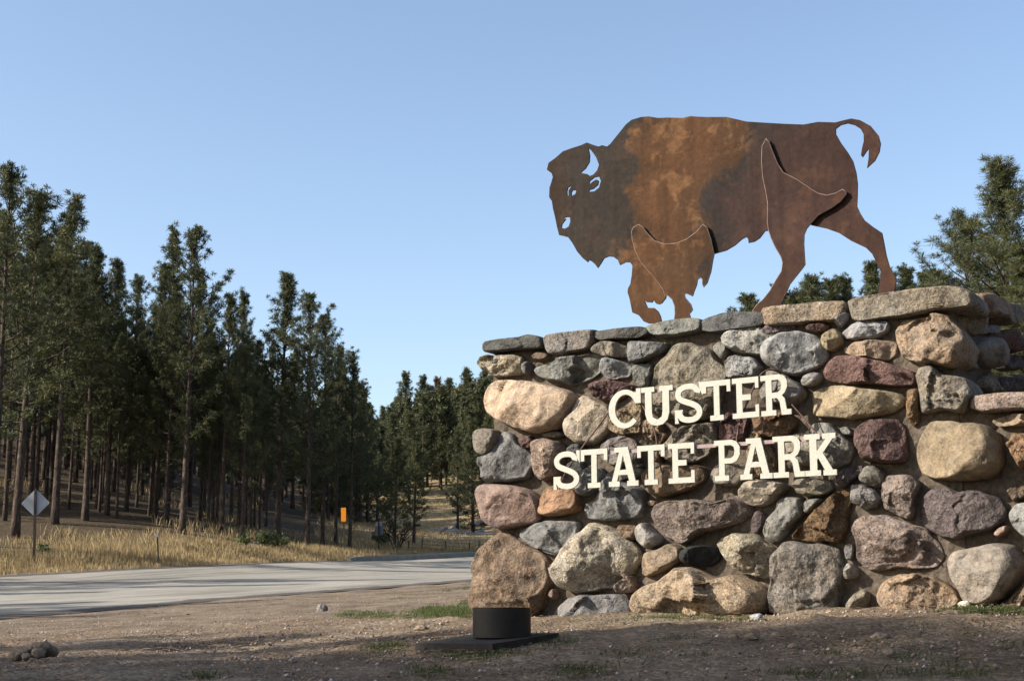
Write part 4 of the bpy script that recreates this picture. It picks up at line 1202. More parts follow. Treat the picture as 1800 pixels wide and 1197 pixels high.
PROTO = [
    pine_proto(1, crown=.27, width=2.8, limbs=64, top='round'),
    pine_proto(2, crown=.34, width=2.5, limbs=56, top='cone'),
    pine_proto(3, crown=.27, width=3.3, limbs=70, top='round', lean=.15),
    pine_proto(4, crown=.40, width=2.2, limbs=60, top='wide'),
    pine_proto(5, crown=.24, width=2.7, limbs=84, top='cone'),
    pine_proto(6, crown=.46, width=2.6, limbs=56, top='round', lean=.2),
]
YOUNG = [   # clothed almost to the ground
    pine_proto(11, h=11, crown=.10, width=2.5, limbs=84, top='cone'),
    pine_proto(12, h=11, crown=.16, width=2.1, limbs=76, top='round'),
    pine_proto(13, h=12, crown=.07, width=2.9, limbs=92, top='cone'),
]
FARP = [
    pine_proto(21, h=13, crown=.10, width=2.9, limbs=74, top='cone', K=18, bl=.30, bw=.06),
    pine_proto(22, h=13, crown=.14, width=2.6, limbs=66, top='round', K=18, bl=.30, bw=.06),
    pine_proto(23, h=13, crown=.10, width=2.6, limbs=70, top='cone', K=18, bl=.30, bw=.06),
]
NEARP = [pine_proto(41, h=12, crown=.08, width=3.2, limbs=96, top='cone', K=64, bl=.17, bw=.017), pine_proto(42, h=12, crown=.16, width=2.8, limbs=84, top='round', K=64, bl=.17, bw=.017)]
HGT = {id(p): h for ps, h in ((PROTO, 16.0), (YOUNG[:2], 11.0), (YOUNG[2:], 12.0), (NEARP, 12.0), (FARP, 13.0)) for p in ps}
BROWN_CROWNS = {}
RT = random.Random(77)


def pine(proto, x, y, h, label, group=None, rz=None, wide=1.0, tilt=0.0, brown=False, name='pine_tree'):
    r = empty(name, (x, y, tz(x, y) - 0.05), label, 'pine tree', group, rz if rz is not None else RT.uniform(0, 6.28))
    k = h / HGT[id(proto)]
    r.scale = (k * wide, k * wide, k)
    if tilt: r.rotation_euler = (0, tilt, 0) if rz is None else (0, tilt, rz)
    obj('trunk', proto[0], r)
    cm = proto[1]
    if brown:
        if id(cm) not in BROWN_CROWNS:
            q = cm.copy(); q.materials[0] = M_NEEDLE_BROWN; BROWN_CROWNS[id(cm)] = q
        cm = BROWN_CROWNS[id(cm)]
    obj('crown', cm, r)
    return r


def pine_px(proto, px, top, D, label, group=None, **kw):
    """px: image column of the foot; top: image row of the tip"""
    g = at(px, 900, D)                   # foot column; verticals converge so the tip drifts by itself
    for _ in range(3):
        z = tz(g.x, D)
        # column of a foot at height z: solve x so that it projects on px
        depth = D * cp + z * sp
        g.x = (px - CX) * depth / F
    z = tz(g.x, D)
    up = CY - top
    zt = D * (F * sp + up * cp) / (F * cp - up * sp)
    return pine(proto, g.x, D, zt - z, label, group, **kw)


# foremost pines of the left-hand stand, each recognisable
FR = [
    (0, -14, 300, 50, 'tallest pine at the left edge, its open top cut by the frame', 1.0),
    (2, 26, 346, 53, 'broad dark pine with a double rounded top standing behind the diamond road sign', 1.15),
    (1, 96, 350, 58, 'tall pine with a pale pointed top just right of the broad double topped pine', 1.1),
    (3, 150, 438, 60, 'medium pine with stubby top stepping down right of the pale pointed pine', 1.0),
    (4, 188, 462, 63, 'pine with twin tufts on the falling skyline of the left stand', 1.0),
    (0, 222, 488, 66, 'lower round topped pine at the dip in the skyline of the left stand', .9),
    (4, 272, 470, 64, 'thin pine with straggling limbs on the left flank of the tall twin pines', .85),
    (1, 292, 409, 63, 'left one of the two tall twin pines in the middle of the stand', .95),
    (0, 320, 408, 59, 'right one of the two tall twin pines, dark straight trunk and bushy crown', 1.0),
    (3, 390, 522, 62, 'narrow pine with bare trunk right of the tall twin pines', .95),
    (1, 420, 518, 66, 'slim pine with a tufted leader between the twin pines and the spire pine', .9),
    (4, 487, 485, 63, 'spire topped pine with pale bark trunk rising above its neighbours', 1.15),
    (2, 540, 522, 62, 'bushy pine with a leaning branch at its top beside the spire topped pine', .95),
    (0, 566, 560, 66, 'dark pine with sloping right side next to the bushy leaning branch pine', .95),
    (5, 590, 610, 70, 'pine with slim double trunk behind the orange marker', .8),
    (1, 614, 626, 66, 'last pine at the right end of the stand, narrow with side tufts', .95),
]
for pr, px, top, D, lab, wd in FR:
    pine_px(PROTO[pr], px, top, D, lab, wide=wd)
# slender poles in the front row
for i, (px, top, D) in enumerate([(60, 520, 62), (120, 560, 64), (170, 560, 66), (205, 590, 62), (240, 600, 70), (262, 610, 65), (352, 560, 67), (366, 600, 63), (405, 620, 72), (440, 600, 64), (455, 640, 70), (8, 470, 58), (80, 500, 66), (296, 560, 72)]):
    pine_px(PROTO[(3, 5)[i % 2]], px, top, D, 'slender dark pole pine with small crown in the front of the left stand', 'slender pole pines in the left stand', wide=.8)
SKY = np.array([(-400, 280), (-10, 330), (30, 360), (130, 370), (180, 450), (230, 500), (265, 510), (300, 430), (340, 430), (380, 520), (430, 540), (470, 560), (500, 520), (545, 545), (590, 640), (640, 690), (700, 760)], float)
cnt = 0
RF_ = random.Random(5)
tries = 0
placed = []
while cnt < 92 and tries < 9000:
    tries += 1
    px = RF_.uniform(-140, 600); D = RF_.uniform(60, 120)
    if px > 470 or (px > 340 and D > 78): continue
    if px > 120 and D > 84: continue
    if px < 0 and D < 52: continue
    x = (px - CX) * D / F
    if any((x - a) ** 2 + (D - b) ** 2 < 5.0 for a, b in placed): continue
    placed.append((x, D))
    top = np.interp(px, SKY[:, 0], SKY[:, 1]) + RF_.uniform(25, 190)
    z = tz(x, D)
    zt = D * (F * sp + (CY - top) * cp) / (F * cp - (CY - top) * sp)
    h = min(18.5, max(7.5, zt - z))
    pine(PROTO[RF_.choice((0, 1, 2, 3, 4, 4, 4, 2))], x, D, h, 'dark pine standing in the shaded interior of the left stand', 'pines inside the left stand', wide=RF_.uniform(.7, 1.0))
    cnt += 1
# young undergrowth pines seen through the trunks
for i in range(52):
    px = 100 + 560 * ((i * 0.618) % 1.0); D = RF_.uniform(92, 140) if px > 330 else RF_.uniform(80, 112)
    x = (px - CX) * D / F
    pine(YOUNG[RF_.randrange(3)], x, D, RF_.uniform(6.0, 11), 'young low branched pine seen between the trunks of the left stand', 'young pines behind the left stand', wide=RF_.uniform(.85, 1.1))
# dusty pines in the clearing
pine_px(YOUNG[2], 694, 770, 80, 'bushy dark pine in the clearing behind the grey sign back', wide=.95)
pine_px(YOUNG[1], 727, 782, 84, 'narrower pine with a bare lower trunk right of the bushy clearing pine', wide=1.05)
pine_px(YOUNG[0], 832, 742, 118, 'pine beside the far road with bare foot close to the wall edge', wide=1.0)
pine_px(YOUNG[1], 805, 760, 128, 'slim pine at the foot of the far grassy slope', wide=.9)
pine_px(YOUNG[0], 662, 770, 118, 'bushy pine at the left end of the far slope', wide=1.0)
# wooded slope beyond
FS = np.array([(620, 745), (650, 735), (672, 722), (690, 690), (708, 656), (725, 700), (745, 664), (766, 666), (785, 668), (800, 662), (822, 652), (845, 657), (880, 640), (980, 620)], float)
for px, top, lab, br in [(672, 716, 'small pine at the low end of the far skyline', 0), (708, 657, 'thin topped pale pine standing highest on the far skyline', 0), (745, 663, 'dark dense pine on the far skyline right of the thin topped pine', 0),
                         (765, 666, 'pine with rust brown needles in its top on the far skyline', 1), (786, 668, 'pale pine right of the brown topped pine on the far skyline', 0), (822, 651, 'tall dark pine on the far skyline nearest the wall', 0), (850, 655, 'far pine half hidden by the left end of the wall cap', 0)]:
    pine_px(FARP[RT.randrange(3)], px, top, RT.uniform(178, 200), lab, brown=bool(br), wide=1.15)
cnt = 0; tries = 0
placed = []
while cnt < 64 and tries < 3000:
    tries += 1
    px = RF_.uniform(625, 990); D = RF_.uniform(142, 215)
    if 745 < px < 850 and D < 158: continue
    x = (px - CX) * D / F
    if any((x - a) ** 2 + (D - b) ** 2 < 6.0 for a, b in placed): continue
    placed.append((x, D))
    top = np.interp(px, FS[:, 0], FS[:, 1]) + RF_.uniform(12, 110)
    z = tz(x, D); zt = D * (F * sp + (CY - top) * cp) / (F * cp - (CY - top) * sp)
    pine(FARP[RF_.randrange(3)], x, D, min(14, max(6.5, zt - z)), 'olive green pine on the wooded slope beyond the clearing', 'pines on the far wooded slope', wide=RF_.uniform(1.05, 1.35))
    cnt += 1
# right side, behind the wall
pine_px(NEARP[0], 1784, 292, 46, 'tall pine with a full tufted crown at the right edge behind the wall', wide=1.22)
pine_px(NEARP[1], 1716, 392, 50, 'shorter open topped pine left of the tall right edge pine', wide=1.3)
pine_px(NEARP[0], 1745, 520, 47, 'low bushy pine under the two right hand pines', wide=1.2)
pine_px(NEARP[0], 1815, 430, 44, 'dense pine filling the right frame edge behind the return wall', wide=1.2)
pine_px(NEARP[1], 1672, 492, 58, 'small pine just above the right end of the cap slabs', wide=1.1)
pine_px(NEARP[0], 1790, 560, 43, 'low pine showing between the wall end and the frame edge', wide=1.2)
for px, top, D, lab in [(1322, 524, 130, 'tiny pine tip just above the cap beside the hind hoof'), (1405, 520, 122, 'low rounded pine between the hind legs, left of the group'), (1437, 492, 120, 'widest pine of the group between the hind legs'), (1470, 498, 122, 'middle pine of the group between the hind legs'), (1500, 492, 124, 'right pine of the group between the hind legs'),
                        (1543, 470, 118, 'tall pine half hidden by the raised hind hoof'), (1580, 488, 121, 'small pine right of the rear hoof'), (1613, 474, 119, 'pointed pine above the big cap slab right of the bison'), (1645, 484, 120, 'spreading pine top left of the small cap end pine'), (1385, 528, 126, 'shortest pine left of the group between the hind legs')]:
    pine_px(YOUNG[RT.randrange(3)], px, top, D, lab, wide=1.15)
for i in range(14):
    px = 1390 + i * 28 + RF_.uniform(-9, 9); D = RF_.uniform(104, 150)
    pine_px(YOUNG[RT.randrange(3)], px, RF_.uniform(510, 545), D, 'pine hidden behind the wall on the slope', 'pines behind the wall', wide=1.1)

# the mass of the woods further back: too far and too many to tell apart
def woods(name, spots, seed, label):
    rs_ = random.Random(seed)
    low = [pine_proto(31 + k, h=13, crown=c_, width=w_, limbs=44, top=t_, K=6, bl=.55, bw=.15) for k, (c_, w_, t_) in enumerate(((.12, 2.4, 'cone'), (.2, 2.2, 'round'), (.3, 2.5, 'round')))]
    for part, mat in ((0, M_BARK), (1, M_NEEDLE)):
        V, Fs, Ls, off = [], [], [], 0
        for (x, y, h) in spots:
            me = low[rs_.randrange(3)][part]
            co = np.empty(len(me.vertices) * 3, np.float32); me.vertices.foreach_get('co', co); co = co.reshape(-1, 3)
            k = h / 13; a = rs_.uniform(0, 6.28); c_, s_ = math.cos(a), math.sin(a)
            V.append(np.c_[(co[:, 0] * c_ - co[:, 1] * s_) * k + x, (co[:, 0] * s_ + co[:, 1] * c_) * k + y, co[:, 2] * k + tz(x, y)])
            if part == 1: Fs.append(np.arange(len(co)).reshape(-1, 4) + off)
            else: Fs += [tuple(i + off for i in p.vertices) for p in me.polygons]
            off += len(co)
        V = np.concatenate(V)
        if part == 1: crown_me = mesh_np('crown', V, np.concatenate(Fs), [mat])
        else: trunk_me = mesh_np('trunk', V, Fs, [mat], True)
    r = obj(name, crown_me); tag(r, label, None, None, 'stuff')
    q = obj('trunks', trunk_me, r); q['kind'] = 'stuff'


sp1 = [((px - CX) * D / F, D, RF_.uniform(9, 14)) for px, D in ((RF_.uniform(-150, 110), RF_.uniform(110, 165)) for _ in range(45))]
sp1 += [((px - CX) * D / F, D, RF_.uniform(7, 11)) for px, D in ((RF_.uniform(110, 640), RF_.uniform(150, 215)) for _ in range(60))]
woods('distant_woods', sp1, 1, 'dark mass of pines deep behind the left stand')
sp2 = []
for _ in range(150):
    px, D = RF_.uniform(625, 1000), RF_.uniform(160, 235)
    x = (px - CX) * D / F
    top = np.interp(px, FS[:, 0], FS[:, 1]) + RF_.uniform(14, 60)
    z = tz(x, D); zt = D * (F * sp + (CY - top) * cp) / (F * cp - (CY - top) * sp)
    sp2.append((x, D, min(15, max(6, zt - z))))
woods('hillside_woods', sp2, 2, 'mass of pines covering the far slope beyond the clearing')

# pines out of frame on the sun side: they shade the verge, the road and the foreground
def shade_pine(tx, ty, ht, dist, proto=0, wide=1.0):
    """a pine whose tip throws its shadow on ground point (tx, ty)"""
    dx, dy = SUN_H.x, SUN_H.y
    x, y = tx + dx * dist, ty + dy * dist
    h = tz(tx, ty) + dist * math.tan(SUN_EL) - tz(x, y)
    pine(PROTO[proto], x, y, max(4, h), 'pine left of the frame that shades the gravel foreground', 'shade pines outside the frame', wide=wide)


placed = []
for i in range(110):
    D = RF_.uniform(34, 120); px = RF_.uniform(-1300, -170)
    if D < 57: continue
    x = (px - CX) * D / F
    if side_of(RF, np.array([x]), np.array([D]))[0] < 6 or any((x - a) ** 2 + (D - b) ** 2 < 9 for a, b in placed): continue
    placed.append((x, D))
    pine((PROTO + YOUNG)[RF_.choice((0, 1, 2, 4, 4, 6, 7, 8, 6, 8))], x, D, RF_.uniform(11, 16), 'pine of the same stand continuing beyond the left frame edge', 'shade pines outside the frame', wide=RF_.uniform(.8, 1.1))
for x, y, h in SKY_BLOCKERS:
    pine(PROTO[RF_.randrange(6)], x, y, h, 'unseen pine added behind the camera to block sky fill', 'shade pines outside the frame', wide=1.3)
for tx, ty, d, pr, wd in SHADE:
    shade_pine(tx, ty, 0, d, pr, wd)


# ------------------------------------------------------------------ road furniture
def base_px(px, D):
    x = (px - CX) * D / F
    for _ in range(3):
        z = tz(x, D); x = (px - CX) * (D * cp + z * sp) / F
    return Vector((x, D, tz(x, D)))


def diamond_sign():
    b = base_px(60, 45.0)
    r = empty('road_sign', b, 'diamond road sign seen from its bare grey back on a dark steel post', 'road sign', rz=0.12)
    r.rotation_euler = (0, -0.035, 0.1)
    m = MB(); m.box((0, -0.03, 1.05), (0.075, 0.05, 2.55)); m.build('post', M_POST, r)
    s_ = 0.43
    me = plate_mesh('panel', chaikin([(s_, 0), (0, s_), (-s_, 0), (0, -s_)], 2, .06), [], 0.006, M_SIGNMETAL)
    obj('panel', me, r, (0, 0.0, 1.90))
    m = MB()
    for z in (1.62, 2.18): m.tube([(0, -0.065, z), (0, -0.05, z)], .014, 8)
    m.tube([(-.36, -.012, 1.87), (-.36, 0, 1.87)], .014, 8)
    m.build('bolt', M_POST, r)


def orange_marker():
    b = base_px(604.5, 59)
    r = empty('marker_sign', b, 'narrow upright orange marker panel on a dark post at the road edge', 'road sign')
    r.rotation_euler = (0, -0.03, 0)
    m = MB(); m.box((0, 0.02, 0.75), (0.055, 0.04, 1.7)); m.build('post', M_POST, r)
    me = plate_mesh('panel', [(-.07, -.27), (.07, -.27), (.095, -.235), (.10, .26), (.085, .275), (-.085, .275), (-.10, .26), (-.095, -.235)], [], .005, M_ORANGE)
    obj('panel', me, r, (0, -.006, 1.62))


def grey_sign():
    b = base_px(666.5, 70)
    r = empty('road_sign', b, 'grey rectangular sign seen from behind on a dark post beside the kerb', 'road sign')
    r.rotation_euler = (0, -0.03, -0.2)
    m = MB(); m.box((0, -0.03, .7), (.06, .045, 1.42)); m.build('post', M_POST, r)
    m = MB(); m.box((0, 0.005, .98), (.40, .006, .42)); m.build('panel', M_GREYPANEL, r)
    m = MB(); m.box((0, 0.005, 1.30), (.32, .006, .20)); p = m.build('panel', M_SIGNMETAL, r); p['label'] = 'paler upper panel'


def delineator():
    b = base_px(279, 46.5)
    r = empty('delineator_post', b, 'thin leaning dark marker post in the golden grass at the road edge', 'marker post')
    r.rotation_euler = (0, -0.09, 0)
    m = MB(); m.box((0, 0, .48), (.045, .02, 1.15)); m.build('post', M_POST, r)
    m = MB(); m.box((0, -.014, .98), (.06, .008, .14)); m.build('reflector', M_SIGNMETAL, r)


diamond_sign(); orange_marker(); grey_sign(); delineator()
b = base_px(718, 71.5)
r = empty('delineator_post', b, 'short dark marker post with reflector standing behind the kerb', 'marker post')
m = MB(); m.box((0, 0, .25), (.06, .04, .62)); m.build('post', M_POST, r)
m = MB(); m.box((0, -.022, .45), (.09, .012, .16)); m.build('reflector', M_POST, r)


def fence():
    pts = [base_px(px, D) for px, D in ((742, 72), (783, 71), (825, 70), (842, 74), (880, 76), (920, 78))]
    r = empty('wire_fence', pts[0], 'low wire fence on thin steel posts behind the kerb', 'fence')
    for p in pts:
        m = MB(); m.box((0, 0, .3), (.045, .045, .72)); m.build('post', M_POST, r, loc=p - pts[0])
    for z in (.25, .42, .58):
        m = MB(); m.tube([p - pts[0] + Vector((0, 0, z)) for p in pts], .006, 4); m.build('wire', M_POST, r)


fence()


# ------------------------------------------------------------------ floodlight on its slab in front of the wall
def floodlight():
    b = hit(865, 1136)
    D = b.y
    c = at(858, 1126, D + .05)
    root = empty('floodlight', (c.x, c.y, b.z), 'black drum shaped floodlight housing on a square dark slab in front of the wall', 'floodlight', rz=math.radians(-38))
    zt = at(858, 1121, D).z - b.z
    m = MB(); m.box((0, 0, zt - .06), (.60, .66, .12)); sb = m.build('slab', M_SLAB, root)
    e = .3
    gx, gy = (tz(c.x + e, c.y) - tz(c.x - e, c.y)) / (2 * e), (tz(c.x, c.y + e) - tz(c.x, c.y - e)) / (2 * e)
    nl = Matrix.Rotation(math.radians(38), 3, 'Z') @ Vector((-gx, -gy, 1)).normalized()
    sb.rotation_euler = Vector((0, 0, 1)).rotation_difference(nl).to_euler()
    print('slab', c[:], b[:], zt, gx, gy)
    px_m = F / D
    R = 101 / px_m / 2
    hgt = 52 / px_m
    cc = at(882, 1121, D + .05) - Vector((c.x, c.y, b.z))
    cc = Matrix.Rotation(math.radians(38), 3, 'Z') @ cc
    V, Fq = [], []
    n = 48
    a0, a1 = math.radians(118), math.radians(118 + 296)
    for i in range(n + 1):
        a = a0 + (a1 - a0) * i / n
        cut = hgt * (1 - 0.35 * max(0, (i / n - .9) / .1) - 0.0 * i)
        for rr, z in ((R, 0.004), (R, cut), (R - .006, cut), (R - .006, 0.004)):
            V.append((cc.x + rr * math.cos(a), cc.y + rr * math.sin(a), zt + z))
    for i in range(n):
        for k in range(4): Fq.append((i * 4 + k, i * 4 + (k + 1) % 4, i * 4 + 4 + (k + 1) % 4, i * 4 + 4 + k))
    Fq.append((0, 1, 2, 3)); Fq.append((n * 4 + 3, n * 4 + 2, n * 4 + 1, n * 4))
    obj('shroud', mesh_np('shroud', V, Fq, [M_BLACK]), root)
    m = MB(); m.tube([(cc.x, cc.y, zt + .004), (cc.x, cc.y, zt + hgt * .4), (cc.x + .02, cc.y + .02, zt + hgt * .55)], [R * .5, R * .5, R * .55], 20)
    m.build('lamp_body', M_BLACK, root, True)


floodlight()


# ------------------------------------------------------------------ rocks, clods, shrubs
def rock_mesh(name, size, seed, mat, flat=.7, nseg=26):
    rnd = random.Random(seed); sd = Vector((rnd.uniform(0, 50), rnd.uniform(0, 50), rnd.uniform(0, 50)))
    V, Fq = [], []
    m = nseg // 2
    for i in range(m + 1):
        th = PI * i / m
        for k in range(nseg):
            a = 2 * PI * k / nseg
            d = Vector((math.sin(th) * math.cos(a), math.sin(th) * math.sin(a), math.cos(th)))
            r = 1 + .35 * noise.noise(d * 1.1 + sd) + .16 * noise.fractal(d * 2.6 + sd, 1, 2, 3) + .12 * noise.cell(d * 1.7 + sd)
            V.append((d.x * r * size, d.y * r * size * .85, d.z * r * size * flat))
    for i in range(m):
        for k in range(nseg): Fq.append((i * nseg + k, (i + 1) * nseg + k, (i + 1) * nseg + (k + 1) % nseg, i * nseg + (k + 1) % nseg))
    return mesh_np(name, V, Fq, [mat], True)


def rock(name, px, py, size, seed, mat, label, cat, col=(.25, .22, .19), flat=.7, group=None):
    p = hit(px, py)
    o = obj(name, rock_mesh(name, size, seed, mat, flat), None, p + Vector((0, 0, size * flat * .35)))
    o.color = (*col, 1); o.rotation_euler = (0, 0, seed)
    return tag(o, label, cat, group)


M_CLOD = simple_noise_mat('dried_dirt_clod', (.13, .10, .075), (.27, .22, .17), 35, 1.0, .8, .02, .1, 8)
rock('stone', 566, 1074, .085, 3, M_SLATE, 'dark pointed stone lying on the gravel left of the grass strip', 'stone', (.16, .15, .14), .95)
rock('stone', 516, 1164, .032, 5, M_COB, 'small pale flat stone in the shaded gravel left of the slab', 'stone', (.34, .31, .27), .5)
rock('stone', 1330, 1088, .045, 6, M_COB, 'small grey blue stone at the wall foot below the large tan boulder', 'stone', (.30, .31, .31), .6)
rock('stone', 1458, 1080, .03, 7, M_COB, 'small flat tan stone on bare soil at the foot of the wall', 'stone', (.40, .33, .24), .5)
rock('stone', 1695, 1068, .05, 8, M_COB, 'pale rubble piece against the foot of the wall right of the granite boulder', 'stone', (.44, .38, .30), .6)
pc = hit(66, 1168)
cl = empty('dirt_clod', pc, 'heap of dried broken dirt clods on the gravel at the lower left', 'dirt clods')
for i in range(15):
    a = RT.uniform(0, 6.28); d = RT.uniform(0, .13)
    o = obj('lump', rock_mesh('lump', RT.uniform(.026, .06), 40 + i, M_CLOD, .7, 16), cl, (math.cos(a) * d * 1.1, math.sin(a) * d, .04 + max(0, .075 - d * .5)))
rock('dirt_clod', 18, 1185, .05, 61, M_CLOD, 'flat dirt clod at the left frame edge below the heap', 'dirt clods', flat=.4)
rock('dirt_clod', 152, 1189, .03, 62, M_CLOD, 'small dark clod right of the heap at the lower left', 'dirt clods', flat=.6)
for i, (px, py, sz) in enumerate([(1322, 1125, .05), (1365, 1122, .04), (1395, 1140, .035), (1545, 1124, .055), (1562, 1150, .04), (1100 + 190, 1122, .03), (330, 1080, .03), (475, 1134, .03), (740, 1108, .05)]):
    rock('dirt_clod', px, py, sz, 70 + i, M_CLOD, 'dark crumbly dirt clod lying on the shaded ground', 'dirt clods', flat=.5, group='loose dirt clods')


def twig_shrub(px, D, h, nst, label, leaf=None, seed=1, spread=.55):
    b = base_px(px, D); rnd = random.Random(seed)
    r = empty('shrub', b, label, 'shrub')
    m = MB(); tips = []

    def grow(p, d, L, rad, lev):
        q = p + d * L
        mid = (p + q) / 2 + Vector((rnd.uniform(-.05, .05), rnd.uniform(-.05, .05), 0)) * L
        m.tube([p, mid, q], [rad, rad * .8, rad * .55], 4, False)
        tips.append(q)
        if lev > 0:
            for _ in range(rnd.choice((2, 3, 3))):
                e = (d + Vector((rnd.uniform(-.8, .8), rnd.uniform(-.8, .8), rnd.uniform(-.25, .5)))).normalized()
                grow(p.lerp(q, rnd.uniform(.5, 1)), e, L * rnd.uniform(.5, .8), rad * .55, lev - 1)
    for _ in range(nst):
        a = rnd.uniform(0, 6.28)
        grow(Vector((rnd.uniform(-.1, .1), rnd.uniform(-.1, .1), -.05)), Vector((math.cos(a) * spread, math.sin(a) * spread, 1)).normalized(), h * .42, .035 * h / 2, 3)
    m.build('stems', M_BARK, r)
    if leaf:
        rs = np.random.RandomState(seed)
        C = np.array([tuple(t) for t in tips]); K = 7
        c = C[:, None] + rs.normal(size=(len(C), K, 3)) * .09
        d1 = rs.normal(size=(len(C), K, 3)); d1 /= np.linalg.norm(d1, axis=2, keepdims=True)
        d2 = np.cross(d1, rs.normal(size=(len(C), K, 3))); d2 /= np.linalg.norm(d2, axis=2, keepdims=True)
        v = np.stack([c - d1 * .06, c + d2 * .03, c + d1 * .06, c - d2 * .03], 2).reshape(-1, 3)
        obj('leaves', mesh_np('leaves', v, np.arange(len(v)).reshape(-1, 4), [leaf]), r)
    return r


twig_shrub(697, 72, 2.3, 7, 'leafless grey branching shrub behind the kerb below the clearing pines', seed=2)
twig_shrub(672, 74, 1.0, 4, 'low green shrub beside the grey sign back', M_SHRUB, 3)
twig_shrub(470, 57, .9, 4, 'pale green leafy shrub in the shaded verge grass', M_SHRUB, 4)
twig_shrub(492, 58, .55, 3, 'small yellow green shrub right of the pale leafy one on the verge', M_SHRUB, 5)
twig_shrub(425, 57, .5, 3, 'small dark weed clump on the verge left of the pale shrub', M_SHRUB, 6)
twig_shrub(75, 47, .55, 2, 'tall dry weed stalk in the golden grass right of the diamond sign', M_SHRUB, 7, .2)
# rock outcrop on the far slope
for i in range(26):
    px, py = 748 + RT.uniform(0, 105), 0
    t = (px - 748) / 105
    py = 921 - 24 * t + RT.uniform(-7, 7)
    D = 118 + 8 * t
    rr = base_px(px, D + RT.uniform(-6, 10))
    o = obj('boulder', rock_mesh('boulder', RT.uniform(.22, .6), 200 + i, M_COB, .8, 14), None, rr + Vector((0, 0, .12)))
    o.color = (.27, .25, .215, 1); o.rotation_euler = (0, 0, i)
    tag(o, 'pale broken boulder on the grassy slope above the far road', 'rock', 'boulders on the far slope')


# ------------------------------------------------------------------ grasses and gravel
def blades(name, X, Y, hgt, wid, mat, seed, lean=.35, kind='stuff', sink=.0):
    rs = np.random.RandomState(seed); n = len(X)
    Z = terr(X, Y) - sink
    az = rs.uniform(0, 2 * PI, n); la = rs.uniform(0.05, 1, n) * lean
    h = hgt * rs.uniform(.55, 1.15, n); wv = wid * rs.uniform(.6, 1.2, n)
    dx, dy = np.cos(az), np.sin(az); b = rs.uniform(0, 2 * PI, n); wx, wy = np.cos(b) * wv / 2, np.sin(b) * wv / 2
    P0 = np.c_[X, Y, Z]
    m1 = P0 + np.c_[dx * la * h * .3, dy * la * h * .3, h * .55]
    t = P0 + np.c_[dx * la * h, dy * la * h, h]
    W3 = np.c_[wx, wy, np.zeros(n)]
    v = np.stack([P0 - W3, P0 + W3, m1 + W3 * .8, t, m1 - W3 * .8], 1).reshape(-1, 3)
    f = np.arange(n * 5).reshape(-1, 5)
    o = obj(name, mesh_np(name, v, f, [mat]))
    return tag(o, kind=kind)


rs = np.random.RandomState(3)
M_LITTER = simple_noise_mat('dry_needle_litter', (.10, .065, .04), (.24, .17, .10), 8, .9, 0)


def verge(n, s0, s1, k0=0.04, k1=0.60):
    i = rs.uniform(k0, k1, n) * 139
    a = np.floor(i).astype(int); fr = (i - a)[:, None]
    p = RF[a] * (1 - fr) + RF[np.minimum(a + 1, 139)] * fr
    t = RF[np.minimum(a + 1, 139)] - RF[a]; t /= np.hypot(*t.T)[:, None]
    nn = np.c_[-t[:, 1], t[:, 0]]
    s_ = rs.uniform(s0, s1, n)[:, None]
    q = p + nn * s_
    return q[:, 0], q[:, 1], s_[:, 0]


x, y, s_ = verge(40000, .5, 4.6)
pat = np.array([noise.noise(Vector((a * .35, b * .35, 5))) for a, b in zip(x, y)])
hh = (.17 + .27 * sstep(.6, 1.8, s_)) * (1 + .35 * pat)
pxs = CX + x / y * F
hh *= np.where(pxs > 330, .72, 1.0)
keep = (pat > -.45) & (np.abs(pxs) < 2200)
o = blades('dry_grass', x[keep], y[keep], hh[keep], .022, M_DRY, 4)
o['label'] = 'tall golden dry grass along the far side of the road'
x, y, s_ = verge(9000, 4.2, 8.5)
pat = np.array([noise.noise(Vector((a * .3, b * .3, 25))) for a, b in zip(x, y)])
k = pat > -.15
blades('shaded_dry_grass', x[k], y[k], .30 * (1 + .5 * pat[k]), .022, M_DRY, 14, .6)
x, y, s_ = verge(9000, .1, 1.0)
o = blades('short_verge_grass', x, y, np.full(len(x), .14), .02, M_DRY, 5)
n = 26000
px, D = rs.uniform(-80, 640, n), rs.uniform(54, 105, n)
x = (px - CX) * D / F
k = side_of(RF, x, D) > 6.5
pat = np.array([noise.noise(Vector((a * .25, b * .25, 15))) for a, b in zip(x, D)])
k &= pat > .3
o = blades('forest_floor_grass', x[k], D[k], .38 * (1 + .5 * pat[k]), .03, M_DRY, 6, .6)
n = 30000
px, D = rs.uniform(560, 1000, n), rs.uniform(67, 150, n)
x = (px - CX) * D / F
k = (side_of(RF, x, D) > .8) & ~((side_of(R2N, x, D) > -3.0) & (side_of(R2F, x, D) < .3))
o = blades('meadow_grass', x[k], D[k], .24, .03, M_DRY, 7, .5)


def tufts(spec, seed, per=26):
    rs = np.random.RandomState(seed); XX, YY, HH = [], [], []
    for (px, py, spx, spy, n, h) in spec:
        for _ in range(n):
            a, b_ = px + rs.uniform(-spx, spx), py + rs.uniform(-spy, spy)
            g = hit(a, b_)
            m = int(per * rs.uniform(.6, 1.4)); rad = rs.uniform(.03, .09)
            XX.append(g.x + rs.normal(size=m) * rad); YY.append(g.y + rs.normal(size=m) * rad); HH.append(np.full(m, h * rs.uniform(.6, 1.2)))
    return np.concatenate(XX), np.concatenate(YY), np.concatenate(HH)


